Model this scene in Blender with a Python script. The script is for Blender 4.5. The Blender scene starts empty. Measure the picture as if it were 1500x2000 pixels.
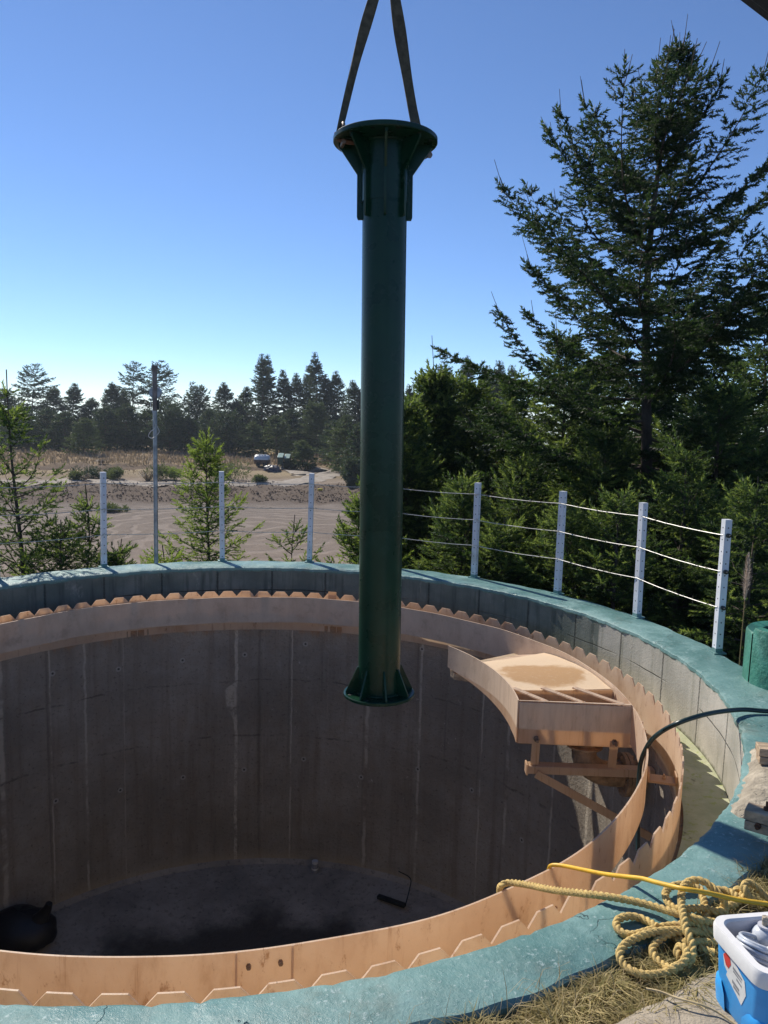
import bpy, math, random
import numpy as np
from mathutils import Vector, Matrix
R_ = math.radians
random.seed(5)
RNG = np.random.default_rng(11)
scene = bpy.context.scene
col = scene.collection

# ------------------------------------------------------------------ camera, sky, sun, exposure
FPX, PITCH, ROLL, CAMH = 1557.06, 0.1275, 0.0285, 1.7      # focal length in photo pixels; rim of the tank is z = 0
cam_d = bpy.data.cameras.new('camera'); cam = bpy.data.objects.new('camera', cam_d); col.objects.link(cam)
cam_d.sensor_fit = 'VERTICAL'; cam_d.sensor_height = 36; cam_d.lens = FPX/2000*36
cam_d.clip_start = 0.05; cam_d.clip_end = 6000
cam.matrix_world = Matrix.Translation((0, 0, CAMH)) @ Matrix.Rotation(math.pi/2-PITCH, 4, 'X') @ Matrix.Rotation(ROLL, 4, 'Z')
scene.camera = cam
SUN_AZ, SUN_EL = -39.0, 40.0                                # degrees from +Y towards +X
world = bpy.data.worlds.new('World'); scene.world = world; world.use_nodes = True
wn = world.node_tree; bg = wn.nodes['Background']; sky = wn.nodes.new('ShaderNodeTexSky')
sky.sky_type = 'NISHITA'; sky.sun_disc = False; sky.sun_elevation = R_(SUN_EL); sky.sun_rotation = R_(SUN_AZ)
sky.air_density = 1.35; sky.dust_density = 0.05; sky.ozone_density = 7.0; sky.altitude = 5200
tint = wn.nodes.new('ShaderNodeMix'); tint.data_type = 'RGBA'; tint.blend_type = 'MULTIPLY'; tint.inputs[0].default_value = 1; tint.inputs[7].default_value = (1.0, .97, .98, 1)   # white balance of the camera
wn.links.new(sky.outputs[0], tint.inputs[6]); wn.links.new(tint.outputs[2], bg.inputs[0]); bg.inputs[1].default_value = 0.122
sd = bpy.data.lights.new('sun', 'SUN'); sd.energy = 5.0; sd.angle = R_(0.53); sd.color = (1.0, 0.93, 0.82)
so = bpy.data.objects.new('sun', sd); col.objects.link(so); so.location = (-20, 25, 30)
S = Vector((math.sin(R_(SUN_AZ))*math.cos(R_(SUN_EL)), math.cos(R_(SUN_AZ))*math.cos(R_(SUN_EL)), math.sin(R_(SUN_EL))))
so.rotation_euler = S.to_track_quat('Z', 'Y').to_euler()
vs = scene.view_settings; vs.view_transform = 'Standard'; vs.look = 'None'; vs.gamma = 1; vs.exposure = 0.26
scene.cycles.max_bounces = 7; scene.cycles.transparent_max_bounces = 6; scene.cycles.volume_bounces = 0

# ------------------------------------------------------------------ measuring helpers: photo pixel -> point of the place
def ray(px, py):
    x, y = px-750, -(py-1000); c, s = math.cos(ROLL), math.sin(ROLL)
    x, y = c*x-s*y, s*x+c*y; cp, sp = math.cos(PITCH), math.sin(PITCH)
    return Vector((x, FPX*cp+y*sp, -FPX*sp+y*cp))
def at(px, py, z=0.0):                                      # on the level z
    r = ray(px, py); t = (z-CAMH)/r.z
    return Vector((r.x*t, r.y*t, z))
def atd(px, py, d):                                         # at horizontal distance d
    r = ray(px, py); t = d/math.hypot(r.x, r.y)
    return Vector((r.x*t, r.y*t, CAMH+r.z*t))

# ------------------------------------------------------------------ mesh helpers
class MB:
    def __init__(s): s.v = []; s.f = []; s.m = []
    def add(s, vs, fs, m=0):
        o = len(s.v); s.v += [tuple(v) for v in vs]
        for f in fs: s.f.append(tuple(i+o for i in f)); s.m.append(m)
        return s
    def box(s, c, sz, rz=0, m=0, mat=None):
        x, y, z = [k/2 for k in sz]
        vs = [Vector((a*x, b*y, d*z)) for d in (-1, 1) for a, b in ((-1,-1),(1,-1),(1,1),(-1,1))]
        M = mat if mat else Matrix.Rotation(rz, 3, 'Z')
        return s.add([M @ v + Vector(c) for v in vs], [(3,2,1,0),(4,5,6,7),(0,1,5,4),(1,2,6,5),(2,3,7,6),(3,0,4,7)], m)
    def bar(s, a, b, w, t, up=(0,0,1), m=0):                # rectangular bar from a to b, w across, t along up
        a, b = Vector(a), Vector(b); d = (b-a); L = d.length; d.normalize()
        sd_ = d.cross(Vector(up)); sd_.normalize(); u = sd_.cross(d)
        M = Matrix((sd_, d, u)).transposed()
        return s.box((a+b)/2, (w, L, t), mat=M, m=m)
    def tube(s, pts, r, n=8, m=0, caps=True, lobes=0, pitch=0.1, depth=0.2, ecc=None):
        pts = [Vector(p) for p in pts]; N = len(pts); rr = r if hasattr(r, '__len__') else [r]*N
        T = []
        for i in range(N):
            d = pts[min(i+1, N-1)]-pts[max(i-1, 0)]; d.normalize(); T.append(d)
        ref = Vector((0, 0, 1)) if abs(T[0].z) < .9 else Vector((1, 0, 0))
        u = T[0].cross(ref); u.normalize(); vs = []; L = 0
        for i in range(N):
            if i: L += (pts[i]-pts[i-1]).length
            u = u - T[i]*u.dot(T[i]); u.normalize(); w = T[i].cross(u)
            for k in range(n):
                a = 2*math.pi*k/n; q = rr[i]
                if lobes: q *= 1-depth*(1-abs(math.cos(lobes/2*(a-2*math.pi*L/(pitch*1)))))
                vs.append(pts[i]+(u*math.cos(a)+w*math.sin(a))*q)
        fs = [(i*n+k, i*n+(k+1) % n, (i+1)*n+(k+1) % n, (i+1)*n+k) for i in range(N-1) for k in range(n)]
        if caps: fs += [tuple(reversed(range(n))), tuple((N-1)*n+k for k in range(n))]
        return s.add(vs, fs, m)
    def revolve(s, prof, n=64, a0=0.0, a1=360.0, c=(0,0,0), m=0, closed=False, caps=True, jit=None):
        # prof: (r, z) list; angle is degrees from +Y towards +X
        full = abs(a1-a0-360) < 1e-6; K = n if full else n+1; P = len(prof); vs = []
        for i in range(K):
            a = R_(a0+(a1-a0)*i/n)
            for j, (r, z) in enumerate(prof):
                dr, dz = jit(a, j) if jit else (0, 0)
                vs.append((c[0]+(r+dr)*math.sin(a), c[1]+(r+dr)*math.cos(a), c[2]+z+dz))
        fs = []
        for i in range(n):
            i2 = (i+1) % K
            for j in range(P if closed else P-1):
                j2 = (j+1) % P; fs.append((i*P+j, i*P+j2, i2*P+j2, i2*P+j))
        if closed and caps and not full: fs += [tuple(reversed(range(P))), tuple((K-1)*P+j for j in range(P))]
        return s.add(vs, fs, m)
    def prism(s, pts, off, m=0):                            # planar outline pushed along off
        n = len(pts); off = Vector(off); a = [Vector(p) for p in pts]
        return s.add(a+[p+off for p in a], [tuple(reversed(range(n))), tuple(range(n, 2*n))]+[(i, (i+1) % n, n+(i+1) % n, n+i) for i in range(n)], m)
    def blob(s, c, r, nu=12, nv=8, m=0, noise=0.0, seed=0):
        rg = random.Random(seed); vs = []
        for j in range(nv+1):
            t = math.pi*j/nv
            for i in range(nu):
                a = 2*math.pi*i/nu; k = 1+rg.uniform(-noise, noise)
                vs.append((c[0]+r[0]*k*math.sin(t)*math.cos(a), c[1]+r[1]*k*math.sin(t)*math.sin(a), c[2]+r[2]*k*math.cos(t)))
        fs = [(j*nu+i, (j+1)*nu+i, (j+1)*nu+(i+1) % nu, j*nu+(i+1) % nu) for j in range(nv) for i in range(nu)]
        return s.add(vs, fs, m)
    def build(s, name, mats, parent=None, smooth=35, bevel=0, fixn=True):
        mats = mats if isinstance(mats, (list, tuple)) else [mats]
        o0 = Vector((0, 0, 0))
        p = parent
        if p is not None: o0 = Vector(p['_o']) if '_o' in p else Vector((0, 0, 0))
        me = bpy.data.meshes.new(name)
        me.from_pydata([(v[0]-o0.x, v[1]-o0.y, v[2]-o0.z) for v in s.v], [], s.f)
        for m in mats: me.materials.append(m)
        if len(mats) > 1: me.polygons.foreach_set('material_index', s.m)
        if fixn:
            import bmesh
            bm = bmesh.new(); bm.from_mesh(me); bmesh.ops.recalc_face_normals(bm, faces=bm.faces); bm.to_mesh(me); bm.free()
        if smooth:
            me.polygons.foreach_set('use_smooth', [True]*len(me.polygons)); me.set_sharp_from_angle(angle=R_(smooth))
        ob = bpy.data.objects.new(name, me); col.objects.link(ob)
        if p is not None: ob.parent = p; ob['_o'] = tuple(o0)
        if bevel:
            b = ob.modifiers.new('bevel', 'BEVEL'); b.width = bevel; b.segments = 2; b.limit_method = 'ANGLE'; b.angle_limit = R_(40)
        return ob
def tag(o, label, cat, group=None):
    o['label'] = label; o['category'] = cat
    if group: o['group'] = group
    return o
def thing(name, label, cat, loc, group=None):
    o = bpy.data.objects.new(name, None); col.objects.link(o); o.location = loc; o['_o'] = tuple(loc); o.empty_display_size = .1
    return tag(o, label, cat, group)
def struct(o): o['kind'] = 'structure'; return o
def stuff(o, label=None, cat=None):
    o['kind'] = 'stuff'
    if label: tag(o, label, cat)
    return o
def catmull(P, step=0.01):
    P = [Vector(p) for p in P]; P = [P[0]*2-P[1]]+P+[P[-1]*2-P[-2]]; out = []
    for i in range(1, len(P)-2):
        a, b, c, d = P[i-1:i+3]; n = max(1, int((c-b).length/step))
        for k in range(n):
            t = k/n; out.append(.5*((2*b)+(c-a)*t+(2*a-5*b+4*c-d)*t*t+(3*b-a-3*c+d)*t*t*t))
    return out+[P[-2]]
def np_mesh(name, V, F, mats, midx=None, parent=None, smooth=False):
    V = np.asarray(V, np.float32); F = np.asarray(F, np.int32); n, k = F.shape
    if parent is not None: V = V-np.array(parent['_o'], np.float32)
    me = bpy.data.meshes.new(name); me.vertices.add(len(V)); me.vertices.foreach_set('co', V.ravel())
    me.loops.add(n*k); me.loops.foreach_set('vertex_index', F.ravel())
    me.polygons.add(n); me.polygons.foreach_set('loop_start', np.arange(n, dtype=np.int32)*k)
    me.polygons.foreach_set('loop_total', np.full(n, k, np.int32))
    for m in (mats if isinstance(mats, (list, tuple)) else [mats]): me.materials.append(m)
    if midx is not None: me.polygons.foreach_set('material_index', np.asarray(midx, np.int32))
    if smooth: me.polygons.foreach_set('use_smooth', np.ones(n, bool))
    me.update(calc_edges=True); me.validate()
    o = bpy.data.objects.new(name, me); col.objects.link(o)
    if parent is not None: o.parent = parent; o['_o'] = parent['_o']
    return o

# ------------------------------------------------------------------ material helpers
class NT:
    def __init__(s, name):
        s.m = bpy.data.materials.new(name); s.m.use_nodes = True; s.t = s.m.node_tree; s.p = s.t.nodes['Principled BSDF']; s.out = s.t.nodes['Material Output']
    def n(s, typ, **k):
        nd = s.t.nodes.new('ShaderNode'+typ)
        for a, b in k.items():
            if a.startswith('i_'):
                key = a[2:]; key = int(key) if key.isdigit() else key.replace('_', ' ')
                if isinstance(b, bpy.types.NodeSocket): s.t.links.new(b, nd.inputs[key])
                else: nd.inputs[key].default_value = b
            else: setattr(nd, a, b)
        return nd
    def link(s, a, b): s.t.links.new(a, b)
    def math(s, op, a, b=None, c=None, clamp=False):
        nd = s.n('Math', operation=op, use_clamp=clamp)
        for i, q in enumerate((a, b, c)):
            if q is None: continue
            if isinstance(q, bpy.types.NodeSocket): s.link(q, nd.inputs[i])
            else: nd.inputs[i].default_value = q
        return nd.outputs[0]
    def mix(s, fac, a, b, typ='MIX'):
        nd = s.n('Mix', data_type='RGBA', blend_type=typ, clamp_factor=True)
        for q, i in ((fac, 0), (a, 6), (b, 7)):
            if isinstance(q, bpy.types.NodeSocket): s.link(q, nd.inputs[i])
            else: nd.inputs[i].default_value = q if i == 0 else (*q[:3], 1)
        return nd.outputs[2]
    def noise(s, vec, scale, detail=4, rough=.55, dist=0):
        return s.n('TexNoise', i_Vector=vec, i_Scale=scale, i_Detail=detail, i_Roughness=rough, i_Distortion=dist).outputs[0]
    def ramp(s, fac, lo, hi):                                 # smooth 0..1 between lo and hi
        return s.n('MapRange', interpolation_type='SMOOTHSTEP', i_0=fac, i_1=lo, i_2=hi, i_3=0.0, i_4=1.0).outputs[0]
    def obj(s): return s.n('TexCoord').outputs['Object']
    def scale(s, vec, k): return s.n('VectorMath', operation='MULTIPLY', i_0=vec, i_1=k).outputs[0]
    def cyl(s, r=3.0):                                        # unrolled (arc length, z) of a round thing centred on its origin
        x = s.n('SeparateXYZ', i_0=s.obj()); a = s.math('ARCTAN2', x.outputs[0], x.outputs[1])
        return s.n('CombineXYZ', i_0=s.math('MULTIPLY', a, r), i_1=0.0, i_2=x.outputs[2]).outputs[0], a, x.outputs[2]
    def bump(s, h, dist=.01, strength=1.0):
        b = s.n('Bump', i_Height=h, i_Distance=dist, i_Strength=strength); s.link(b.outputs[0], s.p.inputs['Normal']); return s
    def done(s, colr, rough=.7, metal=0.0, spec=None, transl=0.0, tcol=None):
        p = s.p
        for q, k in ((colr, 'Base Color'), (rough, 'Roughness'), (metal, 'Metallic')):
            if isinstance(q, bpy.types.NodeSocket): s.link(q, p.inputs[k])
            else: p.inputs[k].default_value = (*q[:3], 1) if k == 'Base Color' else q
        if spec is not None: p.inputs['Specular IOR Level'].default_value = spec
        if transl:
            t = s.n('BsdfTranslucent'); q = tcol if tcol is not None else colr
            if isinstance(q, bpy.types.NodeSocket): s.link(q, t.inputs[0])
            else: t.inputs[0].default_value = (*q[:3], 1)
            mx = s.n('MixShader', i_0=transl); s.link(p.outputs[0], mx.inputs[1]); s.link(t.outputs[0], mx.inputs[2]); s.link(mx.outputs[0], s.out.inputs[0])
        return s.m
def plain(name, c, rough=.6, metal=0.0, var=.25, scale=12, bump=.002, bscale=60, spec=None, stretch=(1,1,1), dirt=None):
    t = NT(name); v = t.scale(t.obj(), stretch); n1 = t.noise(v, scale, 5, .6)
    c2 = tuple(max(0, k*(1-var)) for k in c); c3 = tuple(min(1, k*(1+var)) for k in c)
    cc = t.mix(t.ramp(n1, .3, .7), c2, c3)
    if dirt: cc = t.mix(t.math('MULTIPLY', t.ramp(t.noise(v, scale*.35, 6, .7), .52, .7), .8), cc, dirt)
    if bump: t.bump(t.noise(v, bscale, 4, .6), bump)
    return t.done(cc, rough, metal, spec)

def mat_interior():
    t = NT('interior_concrete'); v, a, z = t.cyl(2.86)
    big = t.noise(v, .8, 6, .68); mid = t.noise(v, 4.5, 6, .7); fine = t.noise(v, 30, 6, .78); st = t.noise(t.scale(v, (6, 1, .3)), 1.6, 6, .65)
    c = t.mix(t.ramp(big, .34, .66), (.235, .205, .165), (.38, .335, .275))
    c = t.mix(t.math('MULTIPLY', t.ramp(mid, .42, .72), .5), c, (.30, .235, .17))
    c = t.mix(t.math('MULTIPLY', t.ramp(st, .46, .7), .5), c, (.20, .155, .115))
    c = t.mix(t.math('MULTIPLY', t.ramp(fine, .54, .66), .8), c, (.13, .10, .075))
    c = t.mix(t.math('MULTIPLY', t.ramp(t.noise(v, 55, 4, .7), .64, .7), .5), c, (.5, .44, .37))
    # pale board-joint runs, spaced unevenly and broken
    wob = t.math('MULTIPLY', t.math('SUBTRACT', t.noise(t.scale(v, (1, 1, 3)), 2.5, 4), .5), .016)
    skew = t.math('ADD', t.math('MULTIPLY', t.math('SINE', t.math('MULTIPLY', a, 9.0)), .03), t.math('MULTIPLY', t.math('SINE', t.math('MULTIPLY', a, 23.0)), .012))
    k0 = t.math('ADD', t.math('DIVIDE', t.math('ADD', t.math('ADD', a, wob), skew), R_(8.4)), .27); k = t.math('FRACT', k0)
    each = t.n('TexWhiteNoise', noise_dimensions='1D', i_W=t.math('FLOOR', k0)).outputs['Value']
    dist = t.math('ABSOLUTE', t.math('SUBTRACT', k, .5)); wd = t.math('ADD', .012, t.math('MULTIPLY', each, .05))
    ln = t.math('SUBTRACT', 1.0, t.ramp(t.math('DIVIDE', dist, wd), .35, 1.0))
    brk = t.ramp(t.math('ADD', t.noise(t.n('CombineXYZ', i_0=t.math('FLOOR', k0), i_1=0.0, i_2=t.math('MULTIPLY', z, 1.1)).outputs[0], 1.3, 5, .75), t.math('MULTIPLY', fine, .18)), .47, .62)
    ln = t.math('MULTIPLY', t.math('MULTIPLY', ln, brk), t.ramp(each, .0, .6))
    c = t.mix(t.math('MULTIPLY', ln, .7), c, (.56, .49, .39))
    c = t.mix(t.math('MULTIPLY', t.math('MULTIPLY', t.math('SUBTRACT', 1.0, t.ramp(t.math('ABSOLUTE', t.math('SUBTRACT', k, .40)), .012, .05)), t.ramp(st, .46, .64)), .35), c, (.10, .085, .07))
    # thick lime run with a bulge near the top, left of the column
    la = t.math('SUBTRACT', t.math('ADD', a, wob), R_(-10.3))
    lw = t.math('ADD', .007, t.math('MULTIPLY', t.math('MULTIPLY', t.ramp(z, 1.55, 1.85), t.math('SUBTRACT', 1.0, t.ramp(z, 1.95, 2.05))), .018))
    lime = t.math('MULTIPLY', t.math('SUBTRACT', 1.0, t.ramp(t.math('DIVIDE', t.math('ABSOLUTE', t.math('ADD', la, t.math('SUBTRACT', lw, .007))), lw), .6, 1.0)), t.ramp(t.math('ADD', mid, t.math('MULTIPLY', fine, .9)), .78, 1.05))
    c = t.mix(t.math('MULTIPLY', lime, .75), c, (.64, .56, .44))
    # mineral spatter in vertical trails
    sp = t.math('MULTIPLY', t.ramp(t.noise(t.scale(v, (1.4, 1, .75)), 11, 6, .74), .60, .66), t.ramp(t.noise(t.scale(v, (1.6, 1, .35)), 1.5, 3), .50, .60))
    sp = t.math('MULTIPLY', sp, t.math('MULTIPLY', t.ramp(a, R_(-16), R_(0)), t.ramp(z, .5, 1.3)))
    c = t.mix(t.math('MULTIPLY', sp, .85), c, (.62, .56, .47))
    for zz, w in ((1.45, .005), (2.05, .004)):                  # pour lines
        q = t.math('MULTIPLY', t.math('SUBTRACT', 1.0, t.ramp(t.math('ABSOLUTE', t.math('SUBTRACT', t.math('ADD', z, t.math('MULTIPLY', big, .2)), zz+.1)), w, w*3)), t.ramp(mid, .45, .6)); c = t.mix(t.math('MULTIPLY', q, .6), c, (.08, .07, .06))
    for per_, z0 in ((R_(12.6), 1.02), (R_(12.6), 2.28)):          # form-tie holes in loose rows
        kk = t.math('ADD', t.math('DIVIDE', a, per_), .18); ii = t.math('FLOOR', kk); rn = t.n('TexWhiteNoise', noise_dimensions='1D', i_W=ii).outputs['Value']
        dx = t.math('MULTIPLY', t.math('SUBTRACT', t.math('FRACT', kk), .5), per_*2.86); dz_ = t.math('SUBTRACT', z, t.math('ADD', z0, t.math('MULTIPLY', rn, .3)))
        rd = t.math('SQRT', t.math('ADD', t.math('MULTIPLY', dx, dx), t.math('MULTIPLY', dz_, dz_)))
        c = t.mix(t.math('MULTIPLY', t.math('SUBTRACT', 1.0, t.ramp(rd, .022, .032)), .7), c, (.46, .42, .36)); c = t.mix(t.math('MULTIPLY', t.math('SUBTRACT', 1.0, t.ramp(rd, .008, .014)), .9), c, (.05, .045, .04))
    foot = t.math('MULTIPLY', t.math('SUBTRACT', 1.0, t.ramp(t.math('ADD', z, t.math('MULTIPLY', big, .35)), .16, .36)), .55)
    c = t.mix(foot, c, (.50, .40, .26))
    rust = t.math('MULTIPLY', t.ramp(t.math('ADD', z, t.math('MULTIPLY', t.noise(t.scale(v, (2, 1, .5)), 2.0, 5, .65), .6)), 2.88, 3.02), .8)
    c = t.mix(rust, c, (.36, .185, .08))
    t.bump(t.math('ADD', fine, t.math('ADD', big, mid)), .02, .9)
    return t.done(c, .88, spec=.2)
def mat_parapet():
    t = NT('parapet_concrete'); v, a, z = t.cyl(3.15)
    big = t.noise(v, 2.2, 5, .6); st = t.noise(t.scale(v, (9, 1, .7)), 1.5, 6, .65); fine = t.noise(v, 60, 5, .7)
    bare = t.mix(t.ramp(big, .3, .7), (.30, .295, .25), (.46, .44, .38))
    bare = t.mix(t.math('MULTIPLY', t.ramp(st, .5, .72), .6), bare, (.17, .18, .13))
    shaded_pnt = t.mix(t.ramp(big, .35, .7), (.115, .135, .115), (.205, .22, .19))
    shaded_pnt = t.mix(t.math('MULTIPLY', t.ramp(st, .48, .68), .75), shaded_pnt, (.06, .075, .065))
    shaded_pnt = t.mix(t.math('MULTIPLY', t.ramp(t.noise(t.scale(v, (2, 1, 1)), 2.4, 7, .75), .58, .68), .55), shaded_pnt, (.36, .35, .30))
    edge = t.math('ADD', a, t.math('MULTIPLY', t.math('SUBTRACT', big, .5), .02))
    c = t.mix(t.ramp(edge, R_(63.8), R_(64.3)), shaded_pnt, bare)  # greenish paint, with the unlit side's shade also put into its darker colour
    # pour joints
    k = t.math('FRACT', t.math('ADD', t.math('DIVIDE', t.math('ADD', a, t.math('MULTIPLY', t.math('SUBTRACT', fine, .5), .012)), R_(10.4)), .84))
    ln = t.math('SUBTRACT', 1.0, t.ramp(t.math('ABSOLUTE', t.math('SUBTRACT', k, .5)), .006, .022))
    zz = t.math('ADD', z, t.math('MULTIPLY', t.math('SUBTRACT', big, .5), .03))
    hz = t.math('MULTIPLY', t.math('SUBTRACT', 1.0, t.ramp(t.math('ABSOLUTE', t.math('SUBTRACT', zz, 2.955)), .002, .006)), t.ramp(t.noise(v, 1.1, 2), .45, .55))
    j = t.math('MULTIPLY', t.math('MAXIMUM', t.math('MULTIPLY', ln, .8), hz), .85)
    c = t.mix(j, c, (.035, .04, .035))
    moss = t.math('SUBTRACT', 1.0, t.ramp(t.math('ADD', z, t.math('MULTIPLY', t.noise(v, 14, 5, .7), .09)), 2.715, 2.765))
    c = t.mix(moss, c, (.05, .06, .02))
    drip = t.math('MULTIPLY', t.ramp(t.math('ADD', z, t.math('MULTIPLY', st, .12)), 3.2, 3.25), .7)
    c = t.mix(drip, c, (.12, .21, .19))
    t.bump(t.math('SUBTRACT', t.math('ADD', t.math('MULTIPLY', fine, .5), big), t.math('MULTIPLY', j, 1.2)), .012, .8)
    return t.done(c, .85, spec=.3)
def mat_teal():
    t = NT('teal_paint'); v = t.obj(); big = t.noise(v, 1.3, 6, .65); mid = t.noise(v, 7, 6, .7); fine = t.noise(v, 48, 6, .78); blot = t.noise(v, 3.2, 7, .72)
    c = t.mix(t.ramp(big, .3, .7), (.082, .185, .178), (.155, .285, .272))
    c = t.mix(t.math('MULTIPLY', t.ramp(mid, .46, .7), .7), c, (.06, .145, .135))
    c = t.mix(t.math('MULTIPLY', t.ramp(blot, .52, .66), .55), c, (.20, .34, .33))
    c = t.mix(t.math('MULTIPLY', t.ramp(t.math('ADD', fine, t.math('MULTIPLY', mid, .25)), .70, .78), .7), c, (.38, .48, .47))
    c = t.mix(t.math('MULTIPLY', t.ramp(t.noise(v, 5.0, 9, .82), .63, .67), .8), c, (.24, .235, .19))
    c = t.mix(t.math('MULTIPLY', t.ramp(t.noise(v, 14, 7, .8), .66, .70), .8), c, (.03, .07, .065))
    dirt = t.math('MULTIPLY', t.ramp(t.noise(v, 2.1, 6, .7), .55, .75), .5); c = t.mix(dirt, c, (.15, .15, .11))
    vor = t.n('TexVoronoi', feature='DISTANCE_TO_EDGE', i_Vector=t.n('VectorMath', operation='ADD', i_0=v, i_1=t.n('TexNoise', i_Vector=v, i_Scale=5.0, i_Detail=4.0).outputs[1]).outputs[0], i_Scale=1.5).outputs[0]
    crk = t.math('MULTIPLY', t.math('SUBTRACT', 1.0, t.ramp(vor, .0, .01)), t.ramp(t.noise(v, 1.9, 2), .54, .6))
    c = t.mix(t.math('MULTIPLY', crk, .7), c, (.02, .04, .045))
    t.bump(t.math('SUBTRACT', t.math('ADD', t.math('MULTIPLY', mid, 1.5), t.math('ADD', t.math('MULTIPLY', fine, .5), t.math('MULTIPLY', blot, .7))), crk), .007, .8)
    return t.done(c, t.math('ADD', .30, t.math('MULTIPLY', t.ramp(blot, .35, .7), .4)), spec=.55)
def mat_frp(name='peach_fibreglass', warm=1.0, band=None, tone=None):
    t = NT(name); v, a, z = t.cyl(2.7); big = t.noise(v, 2.3, 5, .6); st = t.noise(t.scale(v, (2.2, 1, .9)), 1.9, 6, .72); fine = t.noise(v, 45, 5, .7); mid_ = t.noise(v, 5.5, 6, .7)
    c = t.mix(t.ramp(big, .3, .7), (.68*warm, .53, .40), (.80*warm, .67, .53))
    c = t.mix(t.math('MULTIPLY', t.ramp(st, .48, .70), .65), c, (.40, .23, .12))
    c = t.mix(t.math('MULTIPLY', t.ramp(t.noise(t.scale(v, (2.2, 1, 1)), 6.5, 6, .78), .57, .67), .8), c, (.26, .10, .035))
    c = t.mix(t.math('MULTIPLY', t.ramp(t.noise(t.scale(v, (4, 1, 1.5)), 9, 4, .6), .68, .72), .7), c, (.07, .045, .03))
    c = t.mix(t.math('MULTIPLY', t.ramp(fine, .6, .72), .3), c, (.30, .2, .14))
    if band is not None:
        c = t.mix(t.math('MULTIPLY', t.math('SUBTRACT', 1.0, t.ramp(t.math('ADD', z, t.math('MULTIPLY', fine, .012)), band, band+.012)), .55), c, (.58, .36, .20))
    drip = t.math('MULTIPLY', t.ramp(t.noise(t.scale(v, (9, 1, .45)), 1.6, 6, .75), .54, .68), t.ramp(t.noise(v, 1.7, 3), .42, .58)); c = t.mix(t.math('MULTIPLY', drip, .7), c, (.30, .13, .05))
    t.bump(t.math('ADD', fine, big), .003, .6)
    cm = None
    if tone is not None:                                        # duller, less translucent film on part of the sheet
        q = t.math('ADD', t.math('ABSOLUTE', a), t.math('MULTIPLY', t.math('SUBTRACT', big, .5), .25)); cm = t.math('SUBTRACT', 1.0, t.ramp(q, tone, tone+.12))
        if band is not None: cm = t.math('MULTIPLY', cm, t.ramp(t.math('ADD', z, t.math('MULTIPLY', fine, .012)), band, band+.012))
        hue = t.mix(t.ramp(st, .35, .65), (.56, .40, .275), (.70, .53, .385)); hue = t.mix(t.math('MULTIPLY', t.ramp(mid_, .5, .7), .6), hue, (.34, .22, .14)); c = t.mix(t.math('MULTIPLY', cm, .88), c, hue)
    tc = t.mix(.5, c, (.95, .70, .45))
    t.done(c, .5, transl=.48, tcol=tc)
    if cm is not None:
        mx = [n for n in t.t.nodes if n.type == 'MIX_SHADER'][0]; t.link(t.math('MULTIPLY', .48, t.math('SUBTRACT', 1.0, t.math('MULTIPLY', cm, .72))), mx.inputs[0])
    return t.m
def mat_floor():
    t = NT('sludge_floor'); v = t.obj(); n = t.noise(v, 1.3, 6, .68); f = t.noise(v, 20, 5, .72)
    x = t.n('SeparateXYZ', i_0=v); r = t.n('VectorMath', operation='LENGTH', i_0=t.n('CombineXYZ', i_0=x.outputs[0], i_1=x.outputs[1], i_2=0.0).outputs[0]).outputs['Value']
    c = t.mix(t.ramp(n, .35, .65), (.22, .195, .16), (.36, .315, .255)); c = t.mix(t.math('MULTIPLY', t.ramp(f, .52, .68), .6), c, (.09, .075, .06))
    wet = t.math('SUBTRACT', 1.0, t.ramp(t.math('ADD', r, t.math('MULTIPLY', t.math('SUBTRACT', n, .5), 1.2)), 1.85, 2.3)); c = t.mix(t.math('MULTIPLY', wet, .85), c, (.03, .027, .022))
    t.bump(t.math('ADD', n, f), .02, .6)
    return t.done(c, t.math('SUBTRACT', .85, t.math('MULTIPLY', wet, .45)))
def mat_launder():
    t = NT('mossy_launder'); v = t.obj(); n = t.noise(v, 3, 6, .65); f = t.noise(v, 20, 6, .7)
    c = t.mix(t.ramp(n, .35, .7), (.34, .36, .22), (.50, .50, .34)); c = t.mix(t.math('MULTIPLY', t.ramp(f, .55, .66), .7), c, (.30, .36, .08))
    c = t.mix(t.math('MULTIPLY', t.ramp(t.noise(v, 7, 6, .75), .6, .68), .8), c, (.08, .09, .04))
    t.bump(f, .01, .6)
    return t.done(c, .7)
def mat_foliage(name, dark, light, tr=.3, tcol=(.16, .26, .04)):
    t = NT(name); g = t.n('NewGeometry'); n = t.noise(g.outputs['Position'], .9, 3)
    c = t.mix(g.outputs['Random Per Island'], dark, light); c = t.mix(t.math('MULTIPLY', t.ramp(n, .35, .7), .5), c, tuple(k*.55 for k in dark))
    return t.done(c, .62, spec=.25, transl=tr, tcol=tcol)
def mat_green():
    t = NT('glossy_green_paint'); v = t.obj(); n = t.noise(v, 7, 4, .5); f = t.noise(t.scale(v, (1, 1, .12)), 40, 3, .5)
    c = t.mix(t.ramp(n, .3, .7), (.003, .026, .013), (.005, .037, .019)); t.bump(t.math('ADD', n, t.math('MULTIPLY', f, .3)), .0015, .5)
    dust = t.math('MULTIPLY', t.ramp(t.noise(v, 3.5, 7, .75), .56, .72), .35); c = t.mix(dust, c, (.05, .075, .06)); sc = t.math('MULTIPLY', t.ramp(t.noise(t.scale(v, (1, 1, .25)), 16, 6, .8), .67, .70), .6); c = t.mix(sc, c, (.10, .14, .12))
    return t.done(c, t.math('ADD', t.math('ADD', .22, t.math('MULTIPLY', n, .12)), dust), spec=.28)
M = {}
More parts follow.
